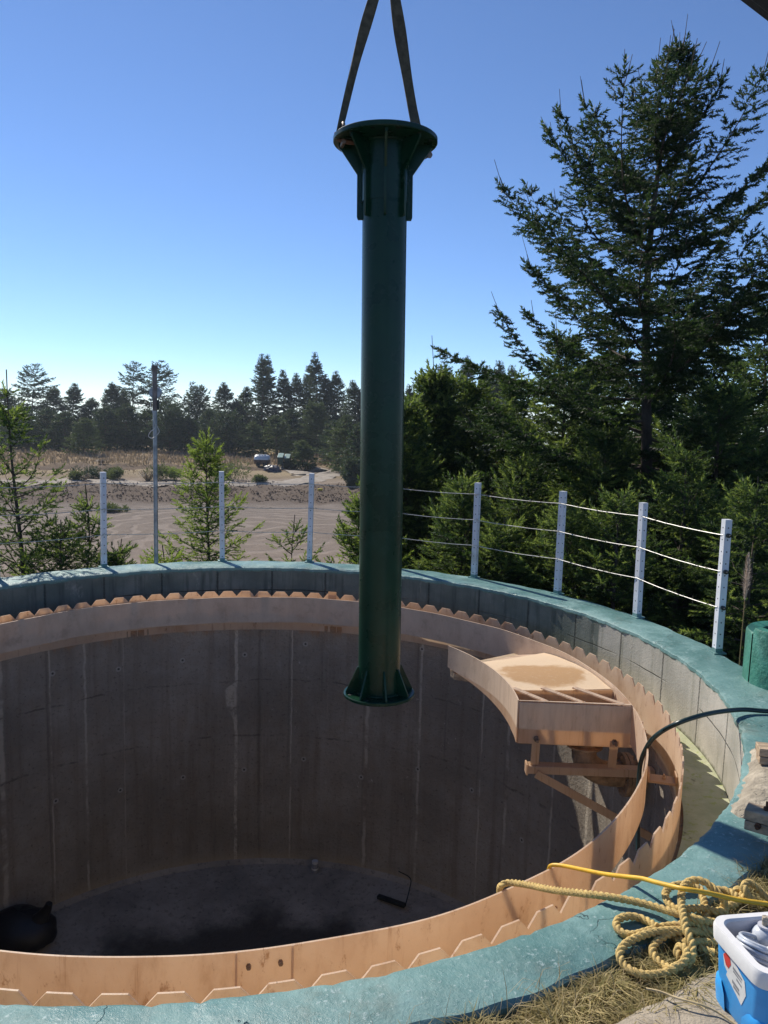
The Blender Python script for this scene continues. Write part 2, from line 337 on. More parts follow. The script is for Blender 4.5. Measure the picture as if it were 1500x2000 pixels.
M['interior'] = mat_interior(); M['parapet'] = mat_parapet(); M['teal'] = mat_teal(); M['frp'] = mat_frp(); M['frp_plate'] = mat_frp('stained_fibreglass', .95, 9.0); M['frp_baffle'] = mat_frp('two_tone_fibreglass', 1.0, None, 1.42); M['frp_trough'] = mat_frp('trough_fibreglass', 1.0, .70, 9.0)
M['floor'] = mat_floor(); M['launder'] = mat_launder(); M['green'] = mat_green()
M['white_post'] = plain('white_coated_steel', (.66, .68, .72), .4, 0, .08, 6, .0008, 40, dirt=(.42, .42, .38))
M['dark'] = plain('dark_hole', (.02, .02, .02), .8)
M['galv'] = plain('galvanised_steel', (.33, .35, .37), .45, .7, .25, 14, .001)
M['rusty_top'] = plain('weathered_brown_pipe', (.21, .175, .155), .7, .1, .3, 20)
M['wire'] = plain('fence_wire', (.52, .51, .48), .5, .3, .2, 30, .0)
M['black'] = plain('black_rubber', (.012, .016, .016), .42, 0, .3, 20, .0006)
M['hose'] = plain('dark_green_hose', (.012, .028, .026), .33, 0, .25, 8, .0004)
M['vine'] = plain('dried_vine', (.34, .28, .18), .9, 0, .3, 40)
M['strap'] = plain('olive_webbing', (.085, .075, .05), .9, 0, .35, 25, .002, 250)
M['strap_edge'] = plain('pale_webbing_edge', (.42, .38, .28), .9, 0, .25, 30, .001, 200)
M['rust'] = plain('rusty_steel', (.13, .06, .03), .8, .3, .4, 25)
M['shackle'] = plain('worn_shackle', (.20, .15, .12), .55, .6, .4, 25)
M['rope'] = plain('golden_rope', (.54, .38, .13), .75, 0, .22, 40, .002, 260, dirt=(.38, .25, .1))
M['yellow'] = plain('yellow_cord', (.72, .42, .035), .45, 0, .12, 18, .0006, 120)
M['twine'] = plain('dry_stalk', (.52, .40, .22), .8, 0, .25, 30)
M['blue'] = plain('blue_plastic', (.04, .33, .74), .38, 0, .06, 9, .0006, 30, dirt=(.04, .28, .64))
M['white_pl'] = plain('white_plastic', (.72, .71, .69), .42, 0, .06, 10, .0006, 40, dirt=(.55, .5, .44))
M['inner_pl'] = plain('grey_liner', (.52, .52, .56), .5, 0, .08, 10, .0006, 40)
M['sticker'] = plain('paper_sticker', (.66, .66, .64), .5, 0, .06, 30, .0)
M['sticker_red'] = plain('red_print', (.58, .05, .04), .5, 0, .1, 30, .0)
M['ink'] = plain('grey_print', (.22, .23, .25), .5, 0, .1, 30, .0)
M['tubing'] = plain('cloudy_tubing', (.50, .53, .57), .25, 0, .15, 30, .0005)
M['tape'] = plain('white_strap', (.62, .58, .5), .6, 0, .15, 30)
M['wood'] = plain('weathered_lumber', (.42, .31, .2), .85, 0, .3, 7, .004, 40, stretch=(1, 6, 6), dirt=(.2, .14, .1))
M['bare'] = plain('rough_concrete', (.36, .31, .235), .92, 0, .3, 9, .02, 38, dirt=(.19, .17, .12))
M['slab'] = plain('slab_concrete', (.33, .28, .21), .9, 0, .22, 5, .006, 90, dirt=(.2, .17, .13))
M['bin'] = plain('green_painted_concrete', (.03, .16, .11), .5, 0, .3, 6, .006, 40, dirt=(.1, .3, .24))
M['bark'] = plain('bark', (.075, .058, .045), .9, 0, .35, 14, .01, 40, stretch=(1, 1, .3))
M['bark_pale'] = plain('pale_twig_bark', (.15, .13, .10), .9, 0, .35, 14, .004, 40)
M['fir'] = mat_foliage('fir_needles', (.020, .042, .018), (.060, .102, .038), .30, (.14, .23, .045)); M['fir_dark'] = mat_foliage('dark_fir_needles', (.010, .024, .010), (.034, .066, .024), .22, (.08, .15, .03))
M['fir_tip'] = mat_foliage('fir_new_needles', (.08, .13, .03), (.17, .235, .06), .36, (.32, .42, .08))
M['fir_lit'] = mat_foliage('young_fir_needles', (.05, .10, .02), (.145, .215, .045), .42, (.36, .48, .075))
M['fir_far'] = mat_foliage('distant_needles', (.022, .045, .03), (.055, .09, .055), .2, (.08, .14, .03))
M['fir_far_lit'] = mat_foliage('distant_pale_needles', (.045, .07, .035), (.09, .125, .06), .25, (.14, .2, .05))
M['shrub'] = mat_foliage('shrub_leaves', (.035, .06, .02), (.10, .135, .045), .3, (.2, .26, .06))
M['drygrass'] = mat_foliage('dry_grass_blades', (.19, .145, .092), (.34, .265, .175), .2, (.30, .23, .14))
M['grass'] = mat_foliage('grass_blades', (.17, .16, .05), (.62, .49, .24), .3, (.5, .4, .16))
M['litter'] = mat_foliage('dead_stalks', (.28, .2, .1), (.55, .45, .27), .2, (.5, .4, .2))
M['plume'] = mat_foliage('pampas_plume', (.62, .52, .45), (.82, .72, .62), .4, (.6, .5, .42))
M['twigleaf'] = plain('brown_leaves', (.09, .05, .03), .8)
M['silver'] = plain('weathered_white_tank', (.62, .62, .60), .4, .2, .12, 3, .002)
M['brownt'] = plain('rusty_tank_belly', (.12, .085, .07), .7, 0, .3, 3)
M['dkgreen'] = plain('dark_green_bodywork', (.02, .05, .03), .5, 0, .3, 3)
M['palegreen'] = plain('pale_green_lid', (.26, .36, .29), .4, 0, .15, 3)
M['tarp'] = plain('navy_tarp', (.02, .025, .05), .45, 0, .4, 5)
M['yellowp'] = plain('yellow_plastic', (.75, .55, .06), .5)
M['boom'] = plain('black_steel', (.012, .012, .014), .5)

# ------------------------------------------------------------------ terrain
C = Vector((-.98056, 5.21135, 0)); ZF = -3.2; RI, RO, RW, RB = 3.15, 3.51, 2.863, 2.673
PD = [0, 8.7, 30, 44, 76, 90, 95, 104, 108, 125, 160, 300, 700, 3000]
PZ = [-.75, -.9, -5.4, -7.3, -7.3, -6.7, -6.65, -6.5, -6.25, -5.9, -5.5, -12, -60, -420]
def terrain_z(x, y):
    x = np.asarray(x, float); y = np.asarray(y, float); d = np.hypot(x, y)
    far = np.interp(d, PD, PZ)
    s = np.clip((y-3.9)/2.2, 0, 1); s = s*s*(3-2*s)
    rt = np.hypot(x-C.x, y-C.y)
    near = -.055-np.clip(rt-5, 0, 60)*.05
    z = near*(1-s)+far*s
    amp = np.clip((d-60)/20, 0, 1)*.12+np.exp(-((d-83)/6)**2)*.16+np.exp(-((d-106)/5)**2)*.2
    z = z+amp*(np.sin(x*.9+np.sin(y*.7)*2)*np.sin(y*1.1+x*.3)+.6*np.sin(x*2.3+y*1.7)*np.sin(y*2.9))
    return z
def ground(px, py):
    r = ray(px, py); h = math.hypot(r.x, r.y); d = 9.0
    while d < 400:
        k = d/h
        if CAMH+r.z*k < float(terrain_z(r.x*k, r.y*k)): break
        d += .25
    k = d/h; return Vector((r.x*k, r.y*k, float(terrain_z(r.x*k, r.y*k))))
def mat_ground():
    t = NT('earth'); pos = t.n('NewGeometry').outputs['Position']; x = t.n('SeparateXYZ', i_0=pos)
    flat = t.n('CombineXYZ', i_0=x.outputs[0], i_1=x.outputs[1], i_2=0.0).outputs[0]
    d = t.n('VectorMath', operation='LENGTH', i_0=flat).outputs['Value']
    n1 = t.noise(flat, .12, 6, .6); n2 = t.noise(flat, .9, 6, .7); n3 = t.noise(flat, 4.5, 6, .75)
    dd = t.math('ADD', d, t.math('MULTIPLY', t.math('SUBTRACT', n1, .5), 5.0)); dd = t.math('ADD', dd, t.math('MULTIPLY', t.math('SUBTRACT', n2, .5), 2.5))
    r = t.n('ValToRGB', i_0=t.math('DIVIDE', dd, 200.0)); e = r.color_ramp.elements
    stops = [(0, (.06, .05, .03)), (42, (.09, .075, .045)), (45, (.245, .195, .155)), (58, (.21, .172, .14)), (73, (.195, .165, .14)), (77, (.13, .10, .078)), (88, (.14, .108, .082)),
             (90.5, (.27, .22, .175)), (93, (.25, .2, .15)), (95, (.22, .17, .11)), (102, (.33, .26, .16)), (103.5, (.12, .085, .06)), (107, (.13, .095, .065)), (110, (.30, .22, .13)), (120, (.24, .17, .1)), (128, (.34, .25, .14)), (150, (.06, .06, .03))]
    e[0].position = 0; e[0].color = (*stops[0][1], 1); e[1].position = 1; e[1].color = (.03, .045, .025, 1)
    for p, c in stops[1:]: q = e.new(p/200); q.color = (*c, 1)
    c = t.mix(t.math('MULTIPLY', t.ramp(n2, .4, .75), .35), r.outputs[0], (.10, .075, .055)); c = t.mix(t.math('MULTIPLY', t.ramp(n3, .5, .75), .35), c, (.40, .33, .26))
    # wheel tracks circling on the dirt pad
    g = at(545, 1075, -7.3); rv = t.n('VectorMath', operation='LENGTH', i_0=t.n('VectorMath', operation='SUBTRACT', i_0=flat, i_1=(g.x, g.y+4, 0)).outputs[0]).outputs['Value']
    rv = t.math('ADD', rv, t.math('ADD', t.math('MULTIPLY', t.noise(flat, .07, 3), 14.0), t.math('MULTIPLY', n2, .8)))
    w = t.ramp(t.math('SINE', t.math('MULTIPLY', rv, 3.4)), .2, .9); w = t.math('MULTIPLY', w, t.ramp(t.noise(flat, .2, 3), .36, .52))
    w = t.math('MULTIPLY', w, t.math('MULTIPLY', t.ramp(d, 44, 47), t.math('SUBTRACT', 1.0, t.ramp(d, 70, 76))))
    c = t.mix(t.math('MULTIPLY', w, .42), c, (.34, .285, .24))
    t.bump(t.math('SUBTRACT', t.math('ADD', n2, n3), t.math('MULTIPLY', w, .5)), .18, .7)
    return t.done(c, .95, spec=.1)
M['earth'] = mat_ground()
def build_ground():
    # polar sheet round the tank's centre, open where the tank stands
    rr = np.concatenate([[3.34, 3.4, 3.5, 3.6, 3.8, 4.2, 4.8, 5.6, 6.6, 8, 10, 13, 17, 22, 28, 34, 40, 44], np.arange(47, 140, 1.1), [145, 152, 160, 175, 200, 240, 300, 400, 550, 800, 1200, 1800, 2600]])
    na = 420; a = np.linspace(0, 2*np.pi, na, endpoint=False)
    X = C.x+rr[:, None]*np.sin(a); Y = C.y+rr[:, None]*np.cos(a); Z = terrain_z(X, Y)
    V = np.stack([X, Y, Z], -1).reshape(-1, 3); i = np.arange(len(rr)-1)[:, None]*na; j = np.arange(na)[None]; j2 = (j+1) % na
    F = np.stack([i+j, i+j2, i+na+j2, i+na+j], -1).reshape(-1, 4)
    return struct(np_mesh('ground', V, F, M['earth'], smooth=True))
build_ground()
def road():
    m = plain('pale_gravel', (.29, .25, .205), .95, 0, .2, 1.2, .05, 6)
    def strip(c, w, name):
        P = catmull(c, 1.5); V = []; F = []
        for i, p in enumerate(P):
            d = P[min(i+1, len(P)-1)]-P[max(i-1, 0)]; d.z = 0; d.normalize(); s = Vector((d.y, -d.x, 0))
            for k in range(9):
                q = p+s*w*(k/4-1)*(1+.08*math.sin(i*1.3+k)); V.append((q.x, q.y, float(terrain_z(q.x, q.y))+.07-(.05 if k in (0, 8) else 0)))
        n = len(P); F = [(i*9+k, i*9+k+1, i*9+k+10, i*9+k+9) for i in range(n-1) for k in range(8)]
        o = np_mesh(name, V, F, m, smooth=True); return struct(o)
    strip([ground(-60, 942), ground(150, 941), ground(330, 944), ground(500, 946), ground(590, 940), ground(650, 925), ground(720, 908)], 1.7, 'gravel_road')
    strip([ground(560, 921), ground(600, 922), ground(640, 924)], 5.0, 'gravel_yard')
road()

# ------------------------------------------------------------------ the round concrete tank
T = thing('concrete_tank', 'large round open concrete tank with teal painted rim', 'tank', (C.x, C.y, ZF))
def near_in(a):                                             # the rim is narrower where the ground laps it
    q = min(1, max(0, (-math.cos(a)-.45)/.25)); return q*q*(3-2*q)
def jrim(a, j):
    k = math.sin(a*61)+math.sin(a*143+1)*.8+math.sin(a*29+2)*.7+math.sin(a*331)*.5
    ch = max(0, math.sin(a*17+.5)*math.sin(a*71)*math.sin(a*203+2)-.3)*.012       # chipped arrises
    if j in (2, 3): return (k*.003+ch, k*.001-ch*(.5 if j == 2 else .1))
    return (k*.003, k*.0015) if j in (0, 1, 2) else (-.125*near_in(a)*(.6 if j == 5 else 1 if j > 5 else 0)+(.008*math.sin(a*33)+.005*math.sin(a*87) if j > 5 else 0), .002*math.sin(a*47+j*2))
c2 = (C.x, C.y, 0)
MB().revolve([(RI+.004, -.045), (RI-.006, -.03), (RI-.004, -.008), (RI+.012, 0), (RI+.13, .004), (RO-.12, .004), (RO-.012, 0), (RO, -.012), (RO, -.09)], 720, c=c2, jit=jrim).build('rim', M['teal'], T, 28)
MB().revolve([(RI, -.54), (RI, -.3), (RI, -.03), (RO-.15, -.03), (RO-.15, -3.3)], 240, c=c2).build('parapet_wall', M['parapet'], T)
MB().revolve([(RW+.02, -.522), (RW+.15, -.52), (RI+.01, -.515)], 240, c=c2).build('launder_floor', M['launder'], T)
MB().revolve([(RW, ZF-.05), (RW, -1.6), (RW, -.54), (RW+.03, -.527), (RI+.02, -.53)], 240, c=c2).build('inner_wall', M['interior'], T)
MB().revolve([(.01, ZF-.28), (1.0, ZF-.2), (2.0, ZF-.1), (RW-.12, ZF), (RW-.04, ZF+.015), (RW+.01, ZF+.07)], 160, c=c2).build('tank_floor', M['floor'], T)
# V-notch weir plate: 101 teeth in panels that are not quite level
def weir():
    mb = MB(); N = 101; rg = random.Random(4); th = .008; V = []; F = []; pz = []
    for k in range(N): pz.append(rg.uniform(-.009, .009) if k % 9 == 0 else pz[-1])
    for k in range(N):
        for u, h in ((0, 0), (.10, .4), (.26, 1), (.5, 1), (.74, 1), (.90, .4)):
            a = 2*math.pi*(k+u+.12)/N; dz = pz[k]; zt = -.245+.053*h+dz; dr = .004*math.sin(a*9)
            for r in (RW+th/2+dr, RW-th/2+dr):
                V += [(C.x+r*math.sin(a), C.y+r*math.cos(a), -.60 if r < RW else -.518), (C.x+r*math.sin(a), C.y+r*math.cos(a), zt)]
    n = N*6
    for i in range(n):
        a, b = i*4, ((i+1) % n)*4
        F += [(a, b, b+1, a+1), (a+2, a+3, b+3, b+2), (a+1, b+1, b+3, a+3)]
    mb.add(V, F); return mb
WE = weir().build('weir_plate', M['frp'], T, 25)
def bolt(mb, p, d, r=.014, l=.03, m=0):
    p = Vector(p); d = Vector(d).normalized(); mb.tube([p-d*.004, p+d*.012], r, 6, m); mb.tube([p+d*.012, p+d*l], r*.5, 8, m)
def pol(r, az, z): a = R_(az); return Vector((C.x+r*math.sin(a), C.y+r*math.cos(a), z))
def rad(az): a = R_(az); return Vector((math.sin(a), math.cos(a), 0))
def jb(a, j): return (.006*math.sin(a*5+1)+.003*math.sin(a*17), .004*math.sin(a*7)+.002*math.sin(a*23))
BA = MB().revolve([(RB+.004, -.47), (RB+.004, -.21), (RB-.004, -.21), (RB-.004, -.47)], 300, c=c2, closed=True, jit=jb).build('scum_baffle', M['frp_baffle'], T, 40)
for a0, a1 in ((164.8, 169.2), (54.5, 57.5), (-54, -51.3), (98, 101)):
    for q0 in (a0, a1-.16): MB().revolve([(RB+.012, -.46), (RB+.012, -.206), (RB+.0045, -.206), (RB+.0045, -.46)], 2, q0, q0+.16, c=c2, closed=True, jit=jb).build('seam_strip', M['frp'], BA, 40)
    for a in (a0+1, a1-1):
        mb = MB(); bolt(mb, pol(RB+.008, a, -.262), rad(a), .009, .014); mb.build('bolt', M['shackle'], BA)
for az in (9.4, 53, 104.5, 140, 175, 215, 255, 300, 335):                    # brackets that tie baffle to weir
    mb = MB(); e = rad(az); s = Vector((e.y, -e.x, 0))
    mb.bar(pol(RB+.012, az, -.44), pol(RW-.012, az, -.44), .10, .014); mb.bar(pol(RB+.02, az, -.39), pol(RB+.02, az, -.447), .10, .012, up=e)
    mb.bar(pol(RW-.016, az, -.39), pol(RW-.016, az, -.447), .10, .012, up=e); bolt(mb, pol(2.78, az, -.432), (0, 0, 1), .012, .03)
    mb.build('bracket', M['frp_plate'], T, 35, .003)
mb = MB(); az0 = 9.5                                                           # patched tooth on the far side
mb.revolve([(RW-.006, -.27), (RW-.006, -.172), (RW-.012, -.172), (RW-.012, -.27)], 4, az0-.8, az0+.9, c=c2, closed=True); mb.build('weir_patch', M['frp_plate'], WE)

# ------------------------------------------------------------------ scum trough
ST = thing('scum_trough', 'peach scum trough with curved plate, deck and bolted front on the tank wall', 'scum trough', tuple(pol(2.4, 80, -1.1)))
def cylpart(prof, a0, a1, n, name, mat, parent=ST, jit=None):
    return MB().revolve(prof, n, a0, a1, c=c2, closed=True, jit=jit).build(name, mat, parent, 35)
CP = MB()
for i in range(25):                                                            # curved inner plate, deeper at its front end
    t = i/24; az = 53.5+(92-53.5)*t; zb = -.385-.115*t**.8; zt = -.205
    for r in (1.915, 1.923): CP.v += [tuple(pol(r, az, zb)), tuple(pol(r, az, zt))]
for i in range(24):
    a, b = i*4, i*4+4; CP.f += [(a, b, b+1, a+1), (a+2, a+3, b+3, b+2), (a+1, b+1, b+3, a+3), (a, a+2, b+2, b)]
CP.f += [(0, 1, 3, 2), (96, 98, 99, 97)]; CP.m = [0]*len(CP.f)
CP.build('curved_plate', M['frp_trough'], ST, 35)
dk = MB()
for i in range(13):
    az = 62+(83.5-62)*i/12; z = -.275+.04*min(1, i/5)
    for r in (1.926, 2.3, 2.662): dk.v += [tuple(pol(r, az, z+.004*math.sin(i)+(.0 if r != 2.3 else -.006))), tuple(pol(r, az, z-.012))]
for i in range(12):
    for j in range(2):
        a = i*6+j*2; b = a+6; dk.f += [(a, a+2, b+2, b), (a+1, b+1, b+3, a+3)]
    a = i*6; dk.f += [(a, a+6, a+7, a+1), (a+4, a+5, a+11, a+10)]
dk.f += [(72, 74, 75, 73), (74, 76, 77, 75)]; dk.m = [0]*len(dk.f)
rp = MB()  # slope hidden behind the deck, added to keep sun off the tank wall
for i in range(9):
    az = 54+8*i/8; z = -.40+.115*i/8
    for r in (1.93, 2.66): rp.v += [tuple(pol(r, az, z)), tuple(pol(r, az, z-.012))]
for i in range(8):
    a = i*4; b = a+4; rp.f += [(a, a+2, b+2, b), (a+1, b+1, b+3, a+3), (a, b, b+1, a+1), (a+2, a+3, b+3, b+2)]
rp.m = [0]*len(rp.f); rp.build('ramp', M['frp'], ST, 35)
def mat_deck():
    t = NT('silted_deck'); v = t.obj(); x = t.n('SeparateXYZ', i_0=v); n = t.noise(v, 3.2, 5, .6, .3); f = t.noise(v, 30, 5, .7)
    q = pol(2.30, 75, 0); o = pol(2.4, 80, 0); e1 = Vector((q.x-o.x, q.y-o.y, 0)); ds = t.n('VectorMath', operation='LENGTH', i_0=t.scale(t.n('VectorMath', operation='SUBTRACT', i_0=t.n('CombineXYZ', i_0=x.outputs[0], i_1=x.outputs[1], i_2=0.0).outputs[0], i_1=e1).outputs[0], (1, 1.25, 1))).outputs['Value']
    k = t.math('ADD', ds, t.math('MULTIPLY', t.math('SUBTRACT', n, .5), .62))
    c = t.mix(t.ramp(k, .24, .36), (.44, .26, .12), (.66, .49, .32)); c = t.mix(t.math('MULTIPLY', t.ramp(f, .55, .7), .3), c, (.7, .55, .38))
    t.bump(f, .002); return t.done(c, .55)
M['deck'] = mat_deck()
dk.build('deck', M['deck'], ST, 35)
MB().prism([pol(1.927, 84, -.235), pol(2.66, 84, -.235), pol(2.66, 84, -.5), pol(1.927, 84, -.5)], rad(84+90)*.008).build('back_plate', M['frp_plate'], ST)
e92 = rad(92); t92 = Vector((e92.y, -e92.x, 0))
FP = MB(); q = [pol(1.925, 92, -.215), pol(2.675, 92, -.215), pol(2.715, 92, -.5), pol(1.93, 92, -.5)]
q[0] += t92*.0; FP.prism(q, t92*.010); FP.prism([pol(1.928, 91.2, -.213), pol(2.672, 91.2, -.213), pol(2.672, 92.2, -.203), pol(1.928, 92.2, -.203)], Vector((0, 0, -.006)))
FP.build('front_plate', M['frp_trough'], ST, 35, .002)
MB().prism([pol(1.928, 84.2, -.5), pol(2.66, 84.2, -.5), pol(2.66, 91.8, -.5), pol(1.928, 91.8, -.5)], (0, 0, -.01)).build('trough_bottom', M['frp_plate'], ST)
for r0, r1 in ((1.94, 2.11), (2.15, 2.36), (2.38, 2.62)):
    MB().bar(pol(r0, 83.6, -.222), pol(r1, 91.7, -.212), .035, .012).build('rib', M['frp'], ST, 35, .002)
for r in (2.05, 2.57):
    h = MB(); h.bar(pol(r, 92.3, -.46), pol(r, 91.6, -.70), .055, .008, up=t92); hb = h.build('hanger', M['frp_plate'], ST)
    b = MB(); bolt(b, pol(r, 92, -.465)+t92*.012, t92, .020, .05); b.build('bolt', M['shackle'], hb)
sb = MB(); sb.bar(pol(2.0, 91.2, -.665), pol(RW-.004, 91.2, -.665), .075, .008); sb.bar(pol(2.0, 91.2, -.69)+t92*.036, pol(RW-.004, 91.2, -.69)+t92*.036, .008, .05)
sb.box(pol(2.0, 91.2, -.69), (.012, .08, .075), -R_(91.2)+math.pi/2); sb.build('support_beam', M['frp_plate'], ST, 35, .002)
br = MB(); br.bar(pol(2.06, 91.7, -.71)+t92*.03, pol(RW-.002, 91.7, -1.13)+t92*.03, .012, .055); br.build('brace', M['frp_plate'], ST, 35, .002)
b2 = MB(); b2.bar(pol(1.95, 54.5, -.40), pol(RB, 54.5, -.40), .06, .03); b2.bar(pol(1.95, 54.5, -.33), pol(1.95, 54.5, -.47), .05, .02, up=rad(54.5)); b2.bar(pol(1.95, 55, -.45), pol(2.3, 68, -.45), .05, .05); b2.build('rear_frame', M['wood'], ST, 35, .003)
el = catmull([pol(2.42, 88, -.505), pol(2.42, 88, -.60), pol(2.44, 87.9, -.69), pol(2.52, 87.8, -.76), pol(2.62, 87.7, -.785), pol(2.72, 87.6, -.79)], .015)
M['crust'] = plain('crusted_pipe', (.30, .2, .12), .9, 0, .35, 12, .012, 40, dirt=(.08, .06, .045))
EL = MB().tube(el, .085, 18).build('drain_elbow', M['crust'], ST, 50)
ee = rad(87.6)
for A_, B_, r_, nm in ((pol(2.70, 87.6, -.79), pol(2.725, 87.6, -.79), .15, 'flange'), (pol(2.73, 87.6, -.79), pol(2.757, 87.6, -.79), .15, 'flange'), (pol(2.757, 87.6, -.79), pol(RW, 87.6, -.79), .10, 'wall_pipe'), (pol(2.42, 88, -.56), pol(2.42, 88, -.575), .125, 'flange')):
    MB().tube([A_, B_], r_, 24).build(nm, M['crust'], EL, 40)
for k in range(8):
    a = k*math.pi/4; s87 = Vector((ee.y, -ee.x, 0)); p = pol(2.69, 87.6, -.79)+s87*.122*math.cos(a)+Vector((0, 0, .122*math.sin(a))); MB().tube([p, p+ee*.09], .014, 6).build('flange_bolt', M['crust'], EL)

# ------------------------------------------------------------------ fence on the rim
FE = thing('wire_fence', 'three strand wire fence on white drilled posts along the far rim', 'fence', tuple(pol(3.5, 20, 0)))
PAZ = [-69, -50.5, -33.3, -12.92, 2.8, 18.6, 33.67, 49.72, 65.42, 82.23]
PR = {-33.3: 3.468, -12.92: 3.523, 2.8: 3.55, 33.67: 3.53, 82.23: 3.485}
def prad(az): return min(3.485, PR.get(az, 3.5))
for az in PAZ:
    p = pol(prad(az), az, 0); e = rad(az); s = Vector((e.y, -e.x, 0)); tilt = Vector((random.uniform(-.012, .012), random.uniform(-.006, .006), 0))
    mb = MB(); w = .026; top = p+Vector((0, 0, .988))+tilt
    mb.bar(p+Vector((0, 0, -.004)), top, .052, .052, up=e)
    for k in range(11):
        q = p.lerp(top, .06+k*.088)
        for n_, t_ in ((-e, s), (s, e), (-s, e)):
            c = q+n_*.0265
            mb.add([c+t_*.0055*math.cos(i*math.pi/4)+Vector((0, 0, .0055*math.sin(i*math.pi/4))) for i in range(8)], [tuple(range(8))], 1)
    P_ = mb.build('post', [M['white_post'], M['dark']], FE, 30, fixn=False)
    b = MB(); b.box(p+Vector((0, 0, .006)), (.095, .095, .009), -R_(az)); b.box(p+Vector((0, 0, .024)), (.0545, .0545, .03), -R_(az)); b.build('post_foot', M['teal'], P_, 30)
    if az > 80:
        for z in (.875, .61, .345):
            c = p.lerp(top, z/.988); MB().tube([c+s*.024, c+s*.046, c+s*.05, c+s*.062], [.016, .016, .009, .008], 10).build('insulator', M['black'], P_, 40)
for z in (.875, .61, .345):
    mb = MB(); vn = MB(); pts = []
    for i, az in enumerate(PAZ[:-1]):
        a = pol(prad(az)-.030, az, z); b = pol(prad(PAZ[i+1])-.030, PAZ[i+1], z)
        for k in range(12):
            t = k/12; q = a.lerp(b, t); q.z -= .045*t*(1-t)*random.uniform(.9, 1.1); pts.append(q)
        if random.random() < .8:
            for k in range(random.randint(6, 16)):
                t = random.random()**1.3; q = a.lerp(b, t); q.z -= .04*t*(1-t)+random.uniform(-.004, .006)
                d = Vector((random.uniform(-1, 1), random.uniform(-.5, .5), random.uniform(-.5, .5))).normalized()*random.uniform(.012, .03); vn.tube([q-d, q+d*.4+Vector((0, 0, .004)), q+d], .0016, 4)
    pts.append(pol(prad(PAZ[-1])-.03, PAZ[-1], z))
    W = mb.tube(pts, .0031, 5).build('wire', M['wire'], FE)
    vn.build('dried_tendrils', M['vine'], W)['kind'] = 'stuff'

# ------------------------------------------------------------------ tall galvanised pole on the rim
pb = pol(3.47, -24.46, 0); PO = thing('metal_pole', 'tall thin galvanised pole with looped cable standing on the far rim', 'pole', tuple(pb))
Z = lambda k: pb+Vector((0, 0, k))
def pz(py):                                                                     # height on the pole for a photo row
    r = ray(304, py); return CAMH+r.z*math.hypot(pb.x, pb.y)/math.hypot(r.x, r.y)
MB().tube([Z(-.002), Z(pz(800))], .022, 14).build('shaft', M['galv'], PO)
MB().tube([Z(pz(802)), Z(pz(718))], .0245, 14).build('upper_sleeve', M['rusty_top'], PO)
mb = MB(); mb.tube([Z(pz(722)), Z(pz(714))], .033, 14)
for dx in (-.02, .012, .026): mb.tube([Z(pz(714))+Vector((dx, 0, 0)), Z(pz(709))+Vector((dx*1.3, 0, 0))], .005, 6)
mb.build('cap', M['rusty_top'], PO)
c = Z(pz(767)); mb = MB(); mb.tube([c+Vector((0, -.0, 0)), c+Vector((0, .05, 0))], .062, 20); mb.tube([c+Vector((0, .05, 0)), c+Vector((0, .075, 0))], [.05, .02], 20); mb.build('pulley', M['galv'], PO)
mb = MB(); mb.box(Z(pz(790))+Vector((.036, -.005, 0)), (.016, .02, .10)); mb.build('black_box', M['black'], PO, 30, .006)
w = [(297, 778), (294, 790), (298, 805), (301, 820), (303, 835), (294, 843), (290, 852), (297, 856), (306, 850), (311, 843), (308, 835), (304, 828)]
mb = MB(); mb.tube(catmull([atd(px, py, pb.xy.length-.03) for px, py in w], .01), .0042, 6); mb.build('cable', M['wire'], PO)

# ------------------------------------------------------------------ hanging green column with its sling
a0 = atd(740.5, 1340, 4.82); a1 = atd(752.5, 300, 4.88); ax = (a1-a0).normalized()
def axp(z): return a0+ax*((z-a0.z)/ax.z)
ZB, ZT = axp(0).z-.062, 3.265
SC = thing('steel_column', 'glossy dark green flanged steel column hanging over the tank', 'column', tuple(axp(ZB)))
U = Vector((1, 0, 0)); U = (U-ax*U.dot(ax)).normalized(); Wv = ax.cross(U)
MB().tube([axp(z) for z in (ZB+.004, .5, 1.2, 2.0, 2.8, 3.20)], .131, 48).build('tube', M['green'], SC, 50)
def disc(z0, z1, r0, r1, name, nb, rb):
    mb = MB(); n = 64; rings = []
    for z, r in ((z0, r0), (z0, r1-.004), (z0+.004, r1), (z1-.004, r1), (z1, r1-.004), (z1, r0)):
        rings.append([axp(z)+(U*math.cos(2*math.pi*k/n)+Wv*math.sin(2*math.pi*k/n))*r for k in range(n)])
    V = [p for r in rings for p in r]; F = [(j*n+k, j*n+(k+1) % n, ((j+1) % 6)*n+(k+1) % n, ((j+1) % 6)*n+k) for j in range(6) for k in range(n)]
    o = mb.add(V, F).build(name, M['green'], SC, 30)
    hb = MB()
    for k in range(nb):
        a = 2*math.pi*(k+.5)/nb; c = (U*math.cos(a)+Wv*math.sin(a))*rb
        hb.tube([axp(z0-.0015)+c, axp(z1+.0015)+c], .012, 10)
    hb.build('bolt_holes', M['dark'], o)
    return o
disc(ZB-.012, ZB+.010, .10, .223, 'bottom_flange', 8, .195)
disc(3.235, ZT, .10, .304, 'top_flange', 12, .27)
